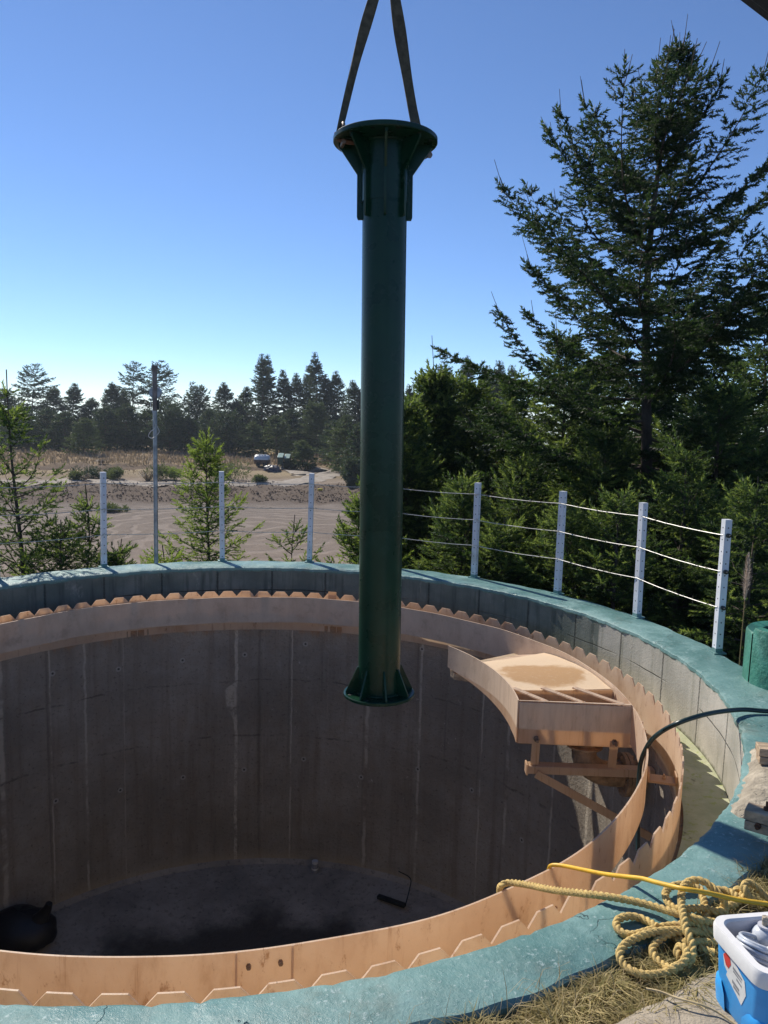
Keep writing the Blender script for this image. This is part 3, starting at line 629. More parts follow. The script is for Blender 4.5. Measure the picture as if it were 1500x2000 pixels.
for k in range(8):
    a = 2*math.pi*(k+.28)/8; e = U*math.cos(a)+Wv*math.sin(a); s = ax.cross(e)*.010
    MB().prism([axp(ZB+.01)+e*.129-s/2, axp(ZB+.01)+e*.212-s/2, axp(ZB+.022)+e*.212-s/2, axp(ZB+.175)+e*.14-s/2, axp(ZB+.175)+e*.129-s/2], s).build('lower_gusset', M['green'], SC, 30)
    a = 2*math.pi*k/8+.02; e = U*math.cos(a)+Wv*math.sin(a); s = ax.cross(e)*.014
    MB().prism([axp(3.234)+e*.129-s/2, axp(3.234)+e*.272-s/2, axp(3.215)+e*.272-s/2, axp(3.06)+e*.163-s/2, axp(2.82)+e*.163-s/2, axp(2.805)+e*.157-s/2, axp(2.805)+e*.129-s/2], s).build('upper_gusset', M['green'], SC, 30)
MB().revolve([(.131, 2.9), (.137, 2.9), (.137, 3.235), (.131, 3.235)], 48, c=(axp(3.05).x, axp(3.05).y, 0), closed=True).build('collar', M['green'], SC, 30)
for zz_, rr_ in ((ZB+.016, .136), (3.229, .141)):
    MB().tube([axp(zz_)+(U*math.cos(2*math.pi*k/60)+Wv*math.sin(2*math.pi*k/60))*rr_ for k in range(61)], [.0075+.0018*math.sin(k*2.7) for k in range(61)], 8).build('weld_bead', M['green'], SC, 60)
SL = thing('lifting_sling', 'olive webbing lifting sling in an inverted V holding the green column', 'sling', tuple(axp(ZT+1.6)))
lp = axp(3.25)+(-U*.275-Wv*.02); rp = axp(3.25)+(U*.215+Wv*.13); apex = atd(756, -110, 4.9)
def strap(p0, p1, w0, w1, tw0, tw1, sag, name):
    n = 40; mb = MB(); V = []; d = (p1-p0).normalized(); s0 = d.cross(Vector((0, 1, 0))).normalized()
    for i in range(n+1):
        t = i/n; c = p0.lerp(p1, t)+Vector((0, 0, 0)); an = tw0+(tw1-tw0)*t+.25*math.sin(t*9); w = w0+(w1-w0)*t+.006*math.sin(t*13)
        c = c+s0*sag*math.sin(math.pi*t)
        sv = (s0*math.cos(an)+d.cross(s0)*math.sin(an)); nv = d.cross(sv)
        for k, off in ((-1, -1), (1, -1), (1, 1), (-1, 1)): V.append(c+sv*w/2*k+nv*.0045*off)
    F = [(i*4+k, i*4+(k+1) % 4, i*4+4+(k+1) % 4, i*4+4+k) for i in range(n) for k in range(4)]; mm = [0 if k != 3 else 1 for i in range(n) for k in range(4)]
    mb.add(V, F); mb.m = mm; return mb.build(name, [M['strap'], M['strap_edge']], SL, 40)
strap(lp+Vector((.0, 0, .02)), apex+Vector((.022, 0, 0)), .036, .060, .9, .15, .02, 'strap')
strap(lp+Vector((.004, .014, .03)), apex+Vector((.024, .02, 0)), .03, .052, .8, .05, .012, 'strap')
strap(rp+Vector((0, 0, -.01)), apex+Vector((.012, 0, 0)), .052, .066, .1, .2, .02, 'strap')
strap(rp+Vector((-.004, .016, -.01)), apex+Vector((.008, .02, 0)), .05, .062, .25, .5, .006, 'strap')
def shackle(p, side):
    mb = MB(); e = (p-axp(p.z)); e.z = 0; e.normalize(); t = Vector((e.y, -e.x, 0))
    pts = [p+e*.0+t*.028+Vector((0, 0, -.045)), p+t*.03+Vector((0, 0, .0)), p+t*.026+Vector((0, 0, .05)), p+Vector((0, 0, .07)), p-t*.026+Vector((0, 0, .05)), p-t*.03, p-t*.028+Vector((0, 0, -.045))]
    mb.tube(catmull(pts, .008), .0095, 8); mb.tube([p+t*.05+Vector((0, 0, -.045)), p-t*.05+Vector((0, 0, -.045))], .012, 10); mb.tube([p+t*.05+Vector((0, 0, -.045)), p+t*.062+Vector((0, 0, -.045))], .02, 6)
    return mb
shackle(lp+Vector((.03, -.03, .012)), -1).build('shackle', M['shackle'], SL)
shackle(rp+Vector((.02, -.005, .0)), 1).build('shackle', M['shackle'], SL)
mb = MB(); mb.tube(catmull([lp+Vector((-.01, -.015, .03)), lp+Vector((.0, -.035, -.005)), lp+Vector((.05, -.06, -.03)), lp+Vector((.12, -.06, -.035)), lp+Vector((.17, -.03, -.03))], .01), [.02]*0 or .013, 8); mb.build('strap_end', M['rust'], SL)
mb = MB(); mb.tube([apex+Vector((.06*math.cos(k*math.pi/10), 0, .05+.075*math.sin(k*math.pi/10))) for k in range(21)], .014, 10); mb.build('master_ring', M['shackle'], SL)


# ------------------------------------------------------------------ trees
def tmpl(k, spread, w, seed):                               # bottle-brush shoot along +x made of needle tufts
    rg = np.random.default_rng(seed); T = []
    for i in range(k):
        t = (i+.3)/k*.86; ph = i*2.4+rg.uniform(-.3, .3); r = spread*rg.uniform(.8, 1.15)*(1-.35*t); l = .24*rg.uniform(.8, 1.2)
        d = np.array([0, math.cos(ph), math.sin(ph)]); q = np.array([0, -math.sin(ph), math.cos(ph)])
        T += [np.array([t, 0, 0])-q*w, np.array([t+.05, 0, 0])+q*w, np.array([t+l, 0, 0])+d*r]
    T += [np.array([.8, -w, 0]), np.array([.8, w, 0]), np.array([1.05, 0, 0])]
    T += [np.array([0, 0, -w*.4]), np.array([0, 0, w*.4]), np.array([1.0, 0, 0])]
    return np.array(T)
NEEDLE = [tmpl(14, .22, .055, i) for i in range(3)]; NEEDLE_MID = [tmpl(10, .24, .08, i) for i in range(3)]; NEEDLE_FAT = [tmpl(15, .30, .075, i) for i in range(4)]; NEEDLE_FAR = [tmpl(7, .30, .13, i) for i in range(3)]
def unit(a): return a/np.maximum(np.linalg.norm(a, axis=-1, keepdims=True), 1e-9)
def sprigs(O, D, L, T, rng):
    n = len(O); D = unit(D); U = unit(np.cross(D, rng.normal(size=(n, 3)))); W = np.cross(D, U)
    P = O[:, None]+L[:, None, None]*(T[None, :, 0:1]*D[:, None]+T[None, :, 1:2]*U[:, None]+T[None, :, 2:3]*W[:, None])
    return P.reshape(-1, 3)
def tubes(paths, radii):                                    # four-sided wood along each path
    V = []; F = []; o = 0
    for P, r in zip(paths, radii):
        n = len(P); d = unit(np.gradient(P, axis=0)); u = unit(np.cross(d, np.array([.3, .2, 1.0]))+1e-6); w = np.cross(d, u)
        ring = np.stack([P+u*r[:, None], P+w*r[:, None], P-u*r[:, None], P-w*r[:, None]], 1); V.append(ring.reshape(-1, 3))
        i = np.arange(n-1)[:, None]*4; k = np.arange(4)[None]; k2 = (k+1) % 4
        F.append(np.stack([i+k, i+k2, i+4+k2, i+4+k], -1).reshape(-1, 4)+o); o += n*4
    return np.concatenate(V), np.concatenate(F)
def conifer(name, label, base, top, Lf, Ef, dz=.4, per=6, twig=.09, sprig=.05, slen=.13, mats=None, seed=0, T=NEEDLE, tipfrac=.25, droop=.25, bend=0.0, clear=.0, r0=.06, group=None, far=False, cat='tree', bare=.3, sl_var=.3, fill=1.0, lead=1.0, shoots=0.0, tw=.42, lmin=.65):
    # Lf(u), Ef(u): branch length and rise (degrees) at u metres below the top
    rng = np.random.default_rng(seed); base = np.array(base, float); top = np.array(top, float); H = top[2]-base[2]
    th = thing(name, label, cat, tuple(base), group); mats = mats or [M['fir'], M['fir_tip']]
    side = rng.normal(size=2)*.01
    def trunk(t):                                           # 0 foot .. 1 top
        t = np.asarray(t, float)[..., None]; p = base+(top-base)*t
        off = np.zeros(p.shape); off[..., 0] = (-bend*(np.sin(np.pi*t**1.6)))[..., 0]+side[0]*H*np.sin(7*t[..., 0]); off[..., 1] = side[1]*H*np.sin(5*t[..., 0]); return p+off
    tt = np.linspace(0, 1, 28); P = trunk(tt); paths = [P]; radii = [np.maximum(r0*(1-tt)**.9, .006 if not far else .02)]
    O, D, L, tip = [], [], [], []
    u = bare
    while u < H*(1-clear):
        for k in range(per):
            if rng.random() > .93: continue
            uu = u+rng.uniform(-.5, .5)*dz; uu = max(uu, .05); az = rng.uniform(0, 2*np.pi) if per < 3 else (k+rng.uniform(-.35, .35))*2*np.pi/per+u*7.3
            l = float(Lf(uu))*rng.uniform(lmin, 1.12); tap = min(1., .28+uu/(H*.22)) if far else 1.
            if l < .06: continue
            el = np.radians(float(Ef(uu))+rng.uniform(-9, 9)); h = np.array([np.sin(az), np.cos(az), 0]); o = trunk(1-uu/H)
            n = max(4, int(l/(twig*1.0))); s = np.linspace(0, 1, n+1)[:, None]
            curl = rng.uniform(.05, .25) if not far else .1
            wob = rng.normal(size=3)*.05*l
            B = o+h*(l*np.cos(el)*s)+np.array([0, 0, 1])*(l*np.sin(el)*s+l*curl*(s**2-.6*s)-droop*l*.25*s*(1-s)*2)+wob*np.sin(s*3)
            paths.append(B); radii.append(np.maximum((.004+.007*l)*(1-s[:, 0])+.0022, .0022) if not far else .03*(1-s[:, 0])+.008)
            d = unit(np.gradient(B, axis=0)); lat = unit(np.cross(d, [0, 0, 1])+1e-9)
            i0 = max(1, int(n*(.12 if l > .8 else .05)))
            for i in range(i0, n+1):
                f = i/n
                for sg in ((-1, 1) if rng.random() < .85*fill else ((-1,) if rng.random() < .5 else (1,))):
                    tl = (l*tw*(1-f)**.75*rng.uniform(.55, 1.1)+slen*.8)*min(1, .35+f*2.2)
                    an = np.radians(rng.uniform(42, 68)); td = unit(d[i]*np.cos(an)+lat[i]*sg*np.sin(an)+np.array([0, 0, rng.uniform(-.32, .12)]))
                    m = max(1, int(tl/sprig)); q = np.arange(m)/max(m, 1)
                    so_ = B[i]+td*(tl*q)[:, None]+np.array([0, 0, -droop*.5*tl])*(q**2)[:, None]
                    alt = np.where((np.arange(m)+i) % 2, 1, -1)[:, None]; tn = np.cross(td, [0, 0, 1]); tn = tn/np.linalg.norm(tn)
                    sdv = td*.75+tn*alt*rng.uniform(.35, .9, (m, 1))+np.stack([np.zeros(m), np.zeros(m), rng.uniform(-.5, .2, m)], 1)
                    O.append(so_); D.append(sdv); L.append(slen*tap*rng.uniform(1-sl_var, 1+sl_var, m)*(1-.35*q)); tip.append(rng.random(m) < tipfrac*(.3+1.1*q)*(.3+f))
                    O.append((B[i]+td*tl*.9)[None]+np.array([[0, 0, -droop*.4*tl]])); D.append(td[None]); L.append(np.array([slen*tap*1.1])); tip.append(rng.random(1) < tipfrac*1.6)
            m = max(2, int(l/sprig*.6)); q = rng.uniform(.15, 1, m); bi = np.minimum((q*n).astype(int), n-1)
            O.append(B[bi]); D.append(d[bi]+rng.normal(size=(m, 3))*.45+np.array([0, 0, .25])); L.append(slen*tap*rng.uniform(.6, 1.1, m)); tip.append(rng.random(m) < tipfrac*.6)
            if shoots and uu < 6 and rng.random() < .75:                    # long bare leading shoots
                for _ in range(rng.integers(1, 3)):
                    sv = unit(d[-1]+np.array([0, 0, .55])+rng.normal(size=3)*.22)*shoots*rng.uniform(.5, 1.3); st0 = B[-rng.integers(1, 3)]; ss = np.linspace(0, 1, 5)[:, None]
                    paths.append(st0+sv*ss+np.array([0, 0, .05])*ss**2); radii.append(np.linspace(.006, .0035, 5))
            e = B[-1]; ed = d[-1]                                            # the year's leading shoot
            O.append(np.stack([e, e-ed*.02, e-ed*.02])); D.append(np.stack([ed, ed+lat[-1]*.7, ed-lat[-1]*.7])); L.append(np.array([slen*1.7, slen*1.2, slen*1.2])*tap*lead); tip.append(rng.random(3) < tipfrac*1.5)
        u += dz*rng.uniform(.8, 1.2)
    m = max(3, int((H*.5)/(sprig*2))); q = (1-bare/H)*(1-rng.random(m)**2*.5); O.append(trunk(q)); D.append(rng.normal(size=(m, 3))*.7+np.array([0, 0, .7])); L.append(slen*rng.uniform(.5, 1, m)*(np.minimum(1, .25+(1-q)*5) if far else 1)); tip.append(np.zeros(m, bool))
    O, D, L, tip = map(np.concatenate, (O, D, L, tip)); k = rng.integers(0, len(T), len(O)); V, mi = [], []
    for j in range(len(T)):
        s = k == j; V.append(sprigs(O[s], D[s], L[s], T[j], rng)); mi.append(np.repeat(tip[s].astype(int), len(T[j])//3))
    V = np.concatenate(V); np_mesh('crown', V, np.arange(len(V)).reshape(-1, 3), mats, np.concatenate(mi), th)
    wv, wf = tubes(paths, radii); np_mesh('trunk', wv, wf, M['bark'], None, th)
    return th
I = lambda xs, ys: (lambda u: np.interp(u, xs, ys))
def foot(px, d, y=1000):
    p = atd(px, y, d); return Vector((p.x, p.y, float(terrain_z(p.x, p.y))-.05))
def near_fir(px, ty, d, label, Lf, Ef, tpx=None, **k):
    b = foot(px, d); t = atd(tpx if tpx else px, ty, d); return conifer('fir_tree', label, b, t, Lf, Ef, **k)
# the tall open fir on the right
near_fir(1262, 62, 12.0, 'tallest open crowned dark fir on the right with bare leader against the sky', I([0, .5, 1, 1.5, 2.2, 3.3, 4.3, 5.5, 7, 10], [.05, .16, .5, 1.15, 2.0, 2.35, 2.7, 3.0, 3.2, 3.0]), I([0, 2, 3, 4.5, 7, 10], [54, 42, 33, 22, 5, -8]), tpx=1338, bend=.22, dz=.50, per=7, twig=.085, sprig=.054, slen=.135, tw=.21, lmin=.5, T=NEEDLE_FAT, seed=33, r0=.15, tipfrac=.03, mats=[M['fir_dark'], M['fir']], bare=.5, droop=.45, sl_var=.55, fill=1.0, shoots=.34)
RAMP = I([0, .5, 1.2, 2.5, 4, 7], [.06, .28, .62, 1.15, 1.7, 2.1]); EL = I([0, 1, 3, 6], [55, 38, 18, 0])
near_fir(1500, 600, 15.5, 'dark fir behind the tallest fir at the right edge', RAMP, EL, dz=.36, per=7, twig=.1, sprig=.06, slen=.16, seed=5, r0=.1, tipfrac=.06, T=NEEDLE_MID)
near_fir(1105, 655, 14.0, 'dark fir left of the tallest fir with one branch reaching out left', RAMP, EL, dz=.34, per=7, twig=.09, sprig=.055, slen=.15, seed=7, r0=.1, tipfrac=.25, T=NEEDLE_MID)
near_fir(1010, 735, 16.0, 'shaded fir between the bushy green fir and the tall dark firs', I([0, 1, 2.5, 5], [.1, .7, 1.3, 2.0]), EL, dz=.36, per=7, twig=.1, sprig=.06, slen=.16, seed=8, r0=.09, tipfrac=.2, T=NEEDLE_MID)
near_fir(925, 745, 14.5, 'mid green fir right of the bushy fir beside the column', I([0, .5, 1.5, 3, 5], [.1, .4, .95, 1.4, 1.8]), EL, dz=.33, per=7, twig=.09, sprig=.055, slen=.15, seed=9, r0=.08, tipfrac=.3, T=NEEDLE_MID)
near_fir(848, 655, 14.0, 'bushy mid green fir with thin bare leader just right of the column', I([0, .35, .4, .55, .95, 1.2, 1.6, 2.5, 4, 6], [.0, .0, .22, .05, .16, .45, .75, 1.0, 1.15, 1.3]), I([0, 1, 3, 6], [50, 60, 45, 20]), dz=.27, per=8, twig=.08, sprig=.05, slen=.16, seed=10, r0=.06, mats=[M['fir'], M['fir_tip']], tipfrac=.35, T=NEEDLE_MID, bare=.9)
near_fir(790, 790, 12.5, 'green fir mostly hidden behind the column', I([0, .5, 1.5, 3, 5], [.1, .35, .75, .95, 1.1]), I([0, 1, 3, 6], [55, 55, 40, 20]), dz=.27, per=8, twig=.08, sprig=.05, slen=.15, seed=11, r0=.06, tipfrac=.3, T=NEEDLE_MID)
near_fir(1405, 760, 11.0, 'dark fir in shade behind the two right fence posts', I([0, .5, 1.2, 2.5, 4], [.1, .4, .9, 1.5, 1.9]), EL, dz=.32, per=7, twig=.085, sprig=.052, slen=.14, seed=12, r0=.08, tipfrac=.2)
near_fir(1185, 850, 11.2, 'dark green fir low behind the fence below the tallest fir', I([0, .5, 1.2, 2.5, 4], [.1, .4, .85, 1.35, 1.7]), EL, dz=.3, per=7, twig=.08, sprig=.05, slen=.14, seed=13, r0=.07, tipfrac=.35)
near_fir(1020, 905, 10.6, 'small green fir behind the fence right of the column', I([0, .5, 1.2, 2.5], [.08, .35, .75, 1.15]), EL, dz=.26, per=7, twig=.075, sprig=.05, slen=.13, seed=14, r0=.05, tipfrac=.3)
near_fir(905, 930, 10.4, 'small green fir filling the first fence span right of the column', I([0, .5, 1.2, 2.5], [.08, .3, .65, .9]), I([0, 1, 3], [55, 45, 25]), dz=.24, per=7, twig=.075, sprig=.05, slen=.13, seed=15, r0=.05, tipfrac=.3)
near_fir(1110, 985, 9.3, 'low bushy fir with paler new growth close behind the rim', I([0, .5, 1.2, 2], [.08, .32, .62, .8]), I([0, 1, 2], [50, 30, 15]), dz=.22, per=7, twig=.07, sprig=.045, slen=.12, seed=16, r0=.04, tipfrac=.45)
near_fir(985, 1010, 9.5, 'lowest pale tipped fir behind the single fence post right of the column', I([0, .5, 1.2, 2], [.08, .3, .6, .8]), I([0, 1, 2], [50, 30, 15]), dz=.22, per=7, twig=.07, sprig=.045, slen=.12, seed=17, r0=.04, tipfrac=.4)
near_fir(1210, 955, 9.0, 'small fir with upright pale shoots in the shaded fence span', I([0, .5, 1.2, 2], [.08, .3, .55, .75]), I([0, 1, 2], [55, 35, 15]), dz=.25, per=6, twig=.075, sprig=.05, slen=.12, seed=18, r0=.04, tipfrac=.35)
near_fir(1480, 930, 8.6, 'small dark fir with drooping sprigs behind the pampas plume', I([0, .5, 1.2, 2.2], [.08, .3, .6, .8]), I([0, 1, 2], [45, 20, 0]), dz=.27, per=6, twig=.08, sprig=.05, slen=.12, seed=19, r0=.04, tipfrac=.3)
near_fir(1340, 880, 9.8, 'dark young fir between the two rightmost fence posts', I([0, .5, 1.2, 2.5], [.08, .3, .65, 1.1]), EL, dz=.28, per=6, twig=.08, sprig=.05, slen=.13, seed=20, r0=.05, tipfrac=.16)
near_fir(1330, 640, 19, 'deep shaded fir straight behind the tallest fir', RAMP, EL, dz=.5, per=7, twig=.15, sprig=.1, slen=.24, seed=41, r0=.1, tipfrac=.04, T=NEEDLE_MID)
near_fir(1200, 700, 20, 'shaded fir behind and left of the tallest fir trunk', RAMP, EL, dz=.5, per=7, twig=.15, sprig=.1, slen=.24, seed=42, r0=.1, tipfrac=.04, T=NEEDLE_MID)
near_fir(1420, 690, 18, 'shaded fir behind and right of the tallest fir trunk', RAMP, EL, dz=.5, per=7, twig=.15, sprig=.1, slen=.24, seed=43, r0=.1, tipfrac=.04, T=NEEDLE_MID)
near_fir(1150, 715, 17, 'shaded fir filling the gap left of the tallest fir trunk', RAMP, EL, dz=.4, per=7, twig=.12, sprig=.08, slen=.2, seed=45, r0=.08, tipfrac=.08, T=NEEDLE_MID)
near_fir(1255, 745, 15, 'shaded fir close behind the base of the tallest fir', RAMP, EL, dz=.38, per=7, twig=.11, sprig=.07, slen=.18, seed=46, r0=.07, tipfrac=.08, T=NEEDLE_MID)
near_fir(1290, 860, 12.6, 'dark fir low in front of the tallest fir trunk', RAMP, EL, dz=.36, per=7, twig=.09, sprig=.055, slen=.15, seed=44, r0=.06, tipfrac=.12, T=NEEDLE_MID)
# young firs left of the column
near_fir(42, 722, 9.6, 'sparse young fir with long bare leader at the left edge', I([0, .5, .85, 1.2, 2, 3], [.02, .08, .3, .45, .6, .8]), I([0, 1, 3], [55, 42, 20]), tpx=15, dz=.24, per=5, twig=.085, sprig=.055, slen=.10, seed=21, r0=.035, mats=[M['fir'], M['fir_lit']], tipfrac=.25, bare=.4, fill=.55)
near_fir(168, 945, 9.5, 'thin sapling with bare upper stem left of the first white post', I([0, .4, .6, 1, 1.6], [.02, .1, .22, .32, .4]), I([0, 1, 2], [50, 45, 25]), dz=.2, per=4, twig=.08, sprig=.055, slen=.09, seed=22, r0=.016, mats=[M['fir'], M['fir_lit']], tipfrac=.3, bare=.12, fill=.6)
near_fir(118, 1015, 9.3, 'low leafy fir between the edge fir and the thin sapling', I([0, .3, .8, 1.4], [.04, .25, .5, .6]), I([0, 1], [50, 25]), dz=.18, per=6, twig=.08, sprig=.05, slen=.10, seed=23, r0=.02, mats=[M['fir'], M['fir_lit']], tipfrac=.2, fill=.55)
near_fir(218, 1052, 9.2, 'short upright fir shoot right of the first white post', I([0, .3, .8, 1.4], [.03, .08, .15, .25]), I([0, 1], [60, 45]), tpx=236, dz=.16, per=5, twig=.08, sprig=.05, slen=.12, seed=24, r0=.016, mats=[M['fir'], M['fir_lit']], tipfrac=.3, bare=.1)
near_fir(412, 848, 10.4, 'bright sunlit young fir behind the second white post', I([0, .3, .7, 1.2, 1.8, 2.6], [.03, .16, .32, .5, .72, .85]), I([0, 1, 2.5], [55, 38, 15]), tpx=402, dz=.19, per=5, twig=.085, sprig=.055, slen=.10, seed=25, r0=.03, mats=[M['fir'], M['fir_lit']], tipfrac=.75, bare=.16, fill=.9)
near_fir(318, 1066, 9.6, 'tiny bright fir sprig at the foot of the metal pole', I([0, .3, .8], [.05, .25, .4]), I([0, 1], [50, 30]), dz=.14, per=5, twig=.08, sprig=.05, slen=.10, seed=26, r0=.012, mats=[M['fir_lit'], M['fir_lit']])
near_fir(574, 1005, 9.6, 'sparse sapling with brown leaves beside the third white post', I([0, .3, .6, 1.2], [.02, .14, .3, .42]), I([0, 1], [50, 30]), dz=.2, per=3, twig=.11, sprig=.09, slen=.10, seed=27, r0=.012, mats=[M['fir'], M['fir_lit']], tipfrac=.4, bare=.1, fill=.35)
near_fir(712, 962, 9.9, 'small fir partly hidden behind the column on its left side', I([0, .3, .7, 1.2, 2], [.04, .2, .4, .6, .7]), I([0, 1, 2], [55, 42, 25]), dz=.17, per=6, twig=.08, sprig=.05, slen=.12, seed=28, r0=.025, mats=[M['fir'], M['fir_lit']], tipfrac=.4)

# far treeline, each tree on its own
def far_fir(px, ty, d, hw, style, label, seed, group='far treeline'):
    b = foot(px, d); t = atd(px, ty, d); H = t.z-b.z; w = hw/FPX*d; lit = style.endswith('lit'); st = style.replace('_lit', '')
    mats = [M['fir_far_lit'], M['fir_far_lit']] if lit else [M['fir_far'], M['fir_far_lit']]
    if st == 'fir': Lf = I([0, H*.08, H*.2, H*.5, H], [.05, w*.12, w*.38, w*.9, w*1.15]); Ef = I([0, H*.12, H*.4, H], [50, 22, 2, -14]); dz = max(.5, H*.042); per = 7; cl = .02
    elif st == 'pine': Lf = I([0, H*.05, H*.12, H*.28, H*.5, H], [.2, w*.35, w*.6, w, w*1.0, w*1.1]); Ef = I([0, H*.3, H], [35, 5, -10]); dz = H*.062; per = 7; cl = .1
    else: Lf = I([0, H*.1, H*.4, H*.75, H], [.4, w*.7, w, w*1.1, w*.9]); Ef = I([0, H*.4, H], [60, 35, 5]); dz = max(.5, H*.05); per = 8; cl = .02
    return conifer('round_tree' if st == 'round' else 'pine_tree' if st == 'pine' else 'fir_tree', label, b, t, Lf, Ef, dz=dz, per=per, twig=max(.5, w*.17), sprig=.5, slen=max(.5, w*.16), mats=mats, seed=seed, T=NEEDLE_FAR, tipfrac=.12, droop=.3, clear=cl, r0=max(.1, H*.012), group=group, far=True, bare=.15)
FAR = [
 (8, 760, 150, 34, 'fir', 'far dark fir at the left edge behind the bare leader'),
 (66, 713, 158, 34, 'pine', 'leftmost tall layered pine rising above the far trees'),
 (107, 754, 160, 22, 'fir', 'narrow far fir just right of the leftmost layered pine'),
 (145, 750, 158, 25, 'fir', 'pointed far fir above the pale ground gap at left'),
 (180, 778, 155, 24, 'fir', 'short dark far fir left of the second peak pair'),
 (219, 747, 156, 22, 'fir', 'slim far fir left of the layered pine by the pole'),
 (241, 764, 160, 20, 'fir', 'thin far fir touching the layered pine beside the pole'),
 (261, 707, 158, 28, 'pine', 'tall layered pine standing left of the metal pole'),
 (313, 706, 156, 34, 'pine', 'tall thin layered pine right behind the metal pole'),
 (342, 792, 152, 26, 'fir', 'low dark far fir just right of the metal pole'),
 (385, 761, 150, 32, 'round', 'broad dark tree above the sunlit young fir'),
 (437, 748, 154, 28, 'fir', 'pointed far fir above the second white post'),
 (462, 779, 152, 20, 'fir', 'small far fir right of the pointed one over the second post'),
 (481, 756, 156, 22, 'fir', 'slender far fir left of the tallest far fir'),
 (512, 692, 150, 32, 'fir', 'tallest wide far fir above the silver tank trailer'),
 (521, 693, 153, 24, 'fir', 'twin top far fir leaning against the tallest one'),
 (553, 723, 152, 20, 'fir', 'narrow far fir right of the tallest wide one'),
 (579, 730, 152, 24, 'fir', 'dense far fir between two tall pointed ones'),
 (603, 714, 156, 20, 'fir', 'shoulder fir on the left of the sharp peaked far fir'),
 (616, 689, 150, 28, 'fir', 'sharp peaked tall far fir above the third white post'),
 (637, 734, 148, 24, 'fir', 'dark far fir close right of the sharp peaked one'),
 (656, 726, 146, 26, 'fir', 'bushy far fir second from the column on the left'),
 (690, 744, 140, 28, 'fir', 'far fir touching the column on the left'),
 (712, 752, 140, 28, 'fir', 'far fir whose top is hidden behind the column'),
 (775, 745, 120, 22, 'fir', 'far fir peeking past the right side of the column'),
 (802, 752, 118, 18, 'fir', 'small far fir just right of the column'),
 (868, 708, 112, 24, 'pine', 'layered far pine behind the bare leader right of the column'),
 (845, 722, 116, 20, 'fir', 'thin far fir left of the layered pine right of the column'),
 (912, 693, 115, 20, 'fir', 'sharp far fir between the bare leader and the tall fir'),
 (950, 713, 108, 24, 'fir', 'dark far fir left of the reaching fir branch'),
 (975, 706, 106, 24, 'fir', 'dark far fir right under the reaching fir branch'),
 (1000, 716, 104, 26, 'fir', 'far fir half hidden behind the near dark firs'),
 # nearer row
 (40, 792, 134, 40, 'fir', 'front row fir low at the left edge of the far wood'),
 (92, 800, 136, 38, 'fir', 'front row fir right of the leftmost young fir'),
 (128, 806, 132, 34, 'fir', 'front row dark fir left of the pale small fir'),
 (165, 818, 124, 28, 'fir_lit', 'small pale fir at the edge of the dry grass bank'),
 (207, 795, 134, 38, 'fir', 'front row dark fir behind the first white post'),
 (247, 790, 134, 38, 'fir', 'front row fir left of the metal pole'),
 (288, 800, 134, 36, 'fir', 'front row dark fir touching the metal pole'),
 (333, 806, 130, 42, 'round', 'broad dark tree to the right of the metal pole'),
 (368, 818, 130, 32, 'fir', 'front row fir behind the top of the sunlit young fir'),
 (408, 800, 134, 34, 'fir', 'front row dark fir above the scrub patch'),
 (442, 818, 128, 34, 'round', 'grey green rounded tree in the far front row'),
 (494, 826, 124, 26, 'fir_lit', 'pale pointed fir just left of the silver tank trailer'),
 (540, 812, 126, 34, 'fir_lit', 'pale fir behind the green hoppers'),
 (568, 800, 132, 34, 'fir', 'dark fir behind the pair of green hoppers'),
 (617, 794, 128, 26, 'round_lit', 'pale rounded tree left of the big roadside fir'),
 (591, 862, 106, 20, 'fir_lit', 'small young fir beside the gravel yard'),
 (652, 822, 116, 32, 'fir', 'dark fir on the left of the roadside group'),
 (676, 812, 104, 40, 'fir_lit', 'big roadside fir beside the column'),
 (705, 828, 98, 34, 'fir', 'roadside fir partly behind the column'),
 (690, 905, 88, 16, 'round', 'low dark bush at the road end beside the column'),
]
for i, (px, ty, d, hw, st, lb) in enumerate(FAR): far_fir(px, ty, d, hw, st, lb, 100+i)
bk = [(x, 830+8*math.sin(x*.7), 170, 46) for x in range(-60, 760, 38)]
V0 = []
def wood_mass():                                            # the unbroken dark wood behind the rows
    rng = np.random.default_rng(77); O = []
    for px, ty, d, hw in bk:
        b = foot(px, d); H = atd(px, ty, d).z-b.z; n = 260; h = rng.random(n)**.8; r = hw/FPX*d*(1.15-h)*np.sqrt(rng.random(n))*1.2; a = rng.random(n)*6.283
        O.append(np.stack([b.x+r*np.sin(a), b.y+r*np.cos(a), b.z+h*H*.95], 1))
    O = np.concatenate(O); D = rng.normal(size=O.shape)*[1, 1, .5]+[0, 0, .3]; V = sprigs(O, D, rng.uniform(1.2, 2.4, len(O)), NEEDLE_FAR[0], rng)
    stuff(np_mesh('far_wood', V, np.arange(len(V)).reshape(-1, 3), M['fir_far']), 'dark unbroken wood behind the far treeline', 'wood')
wood_mass()

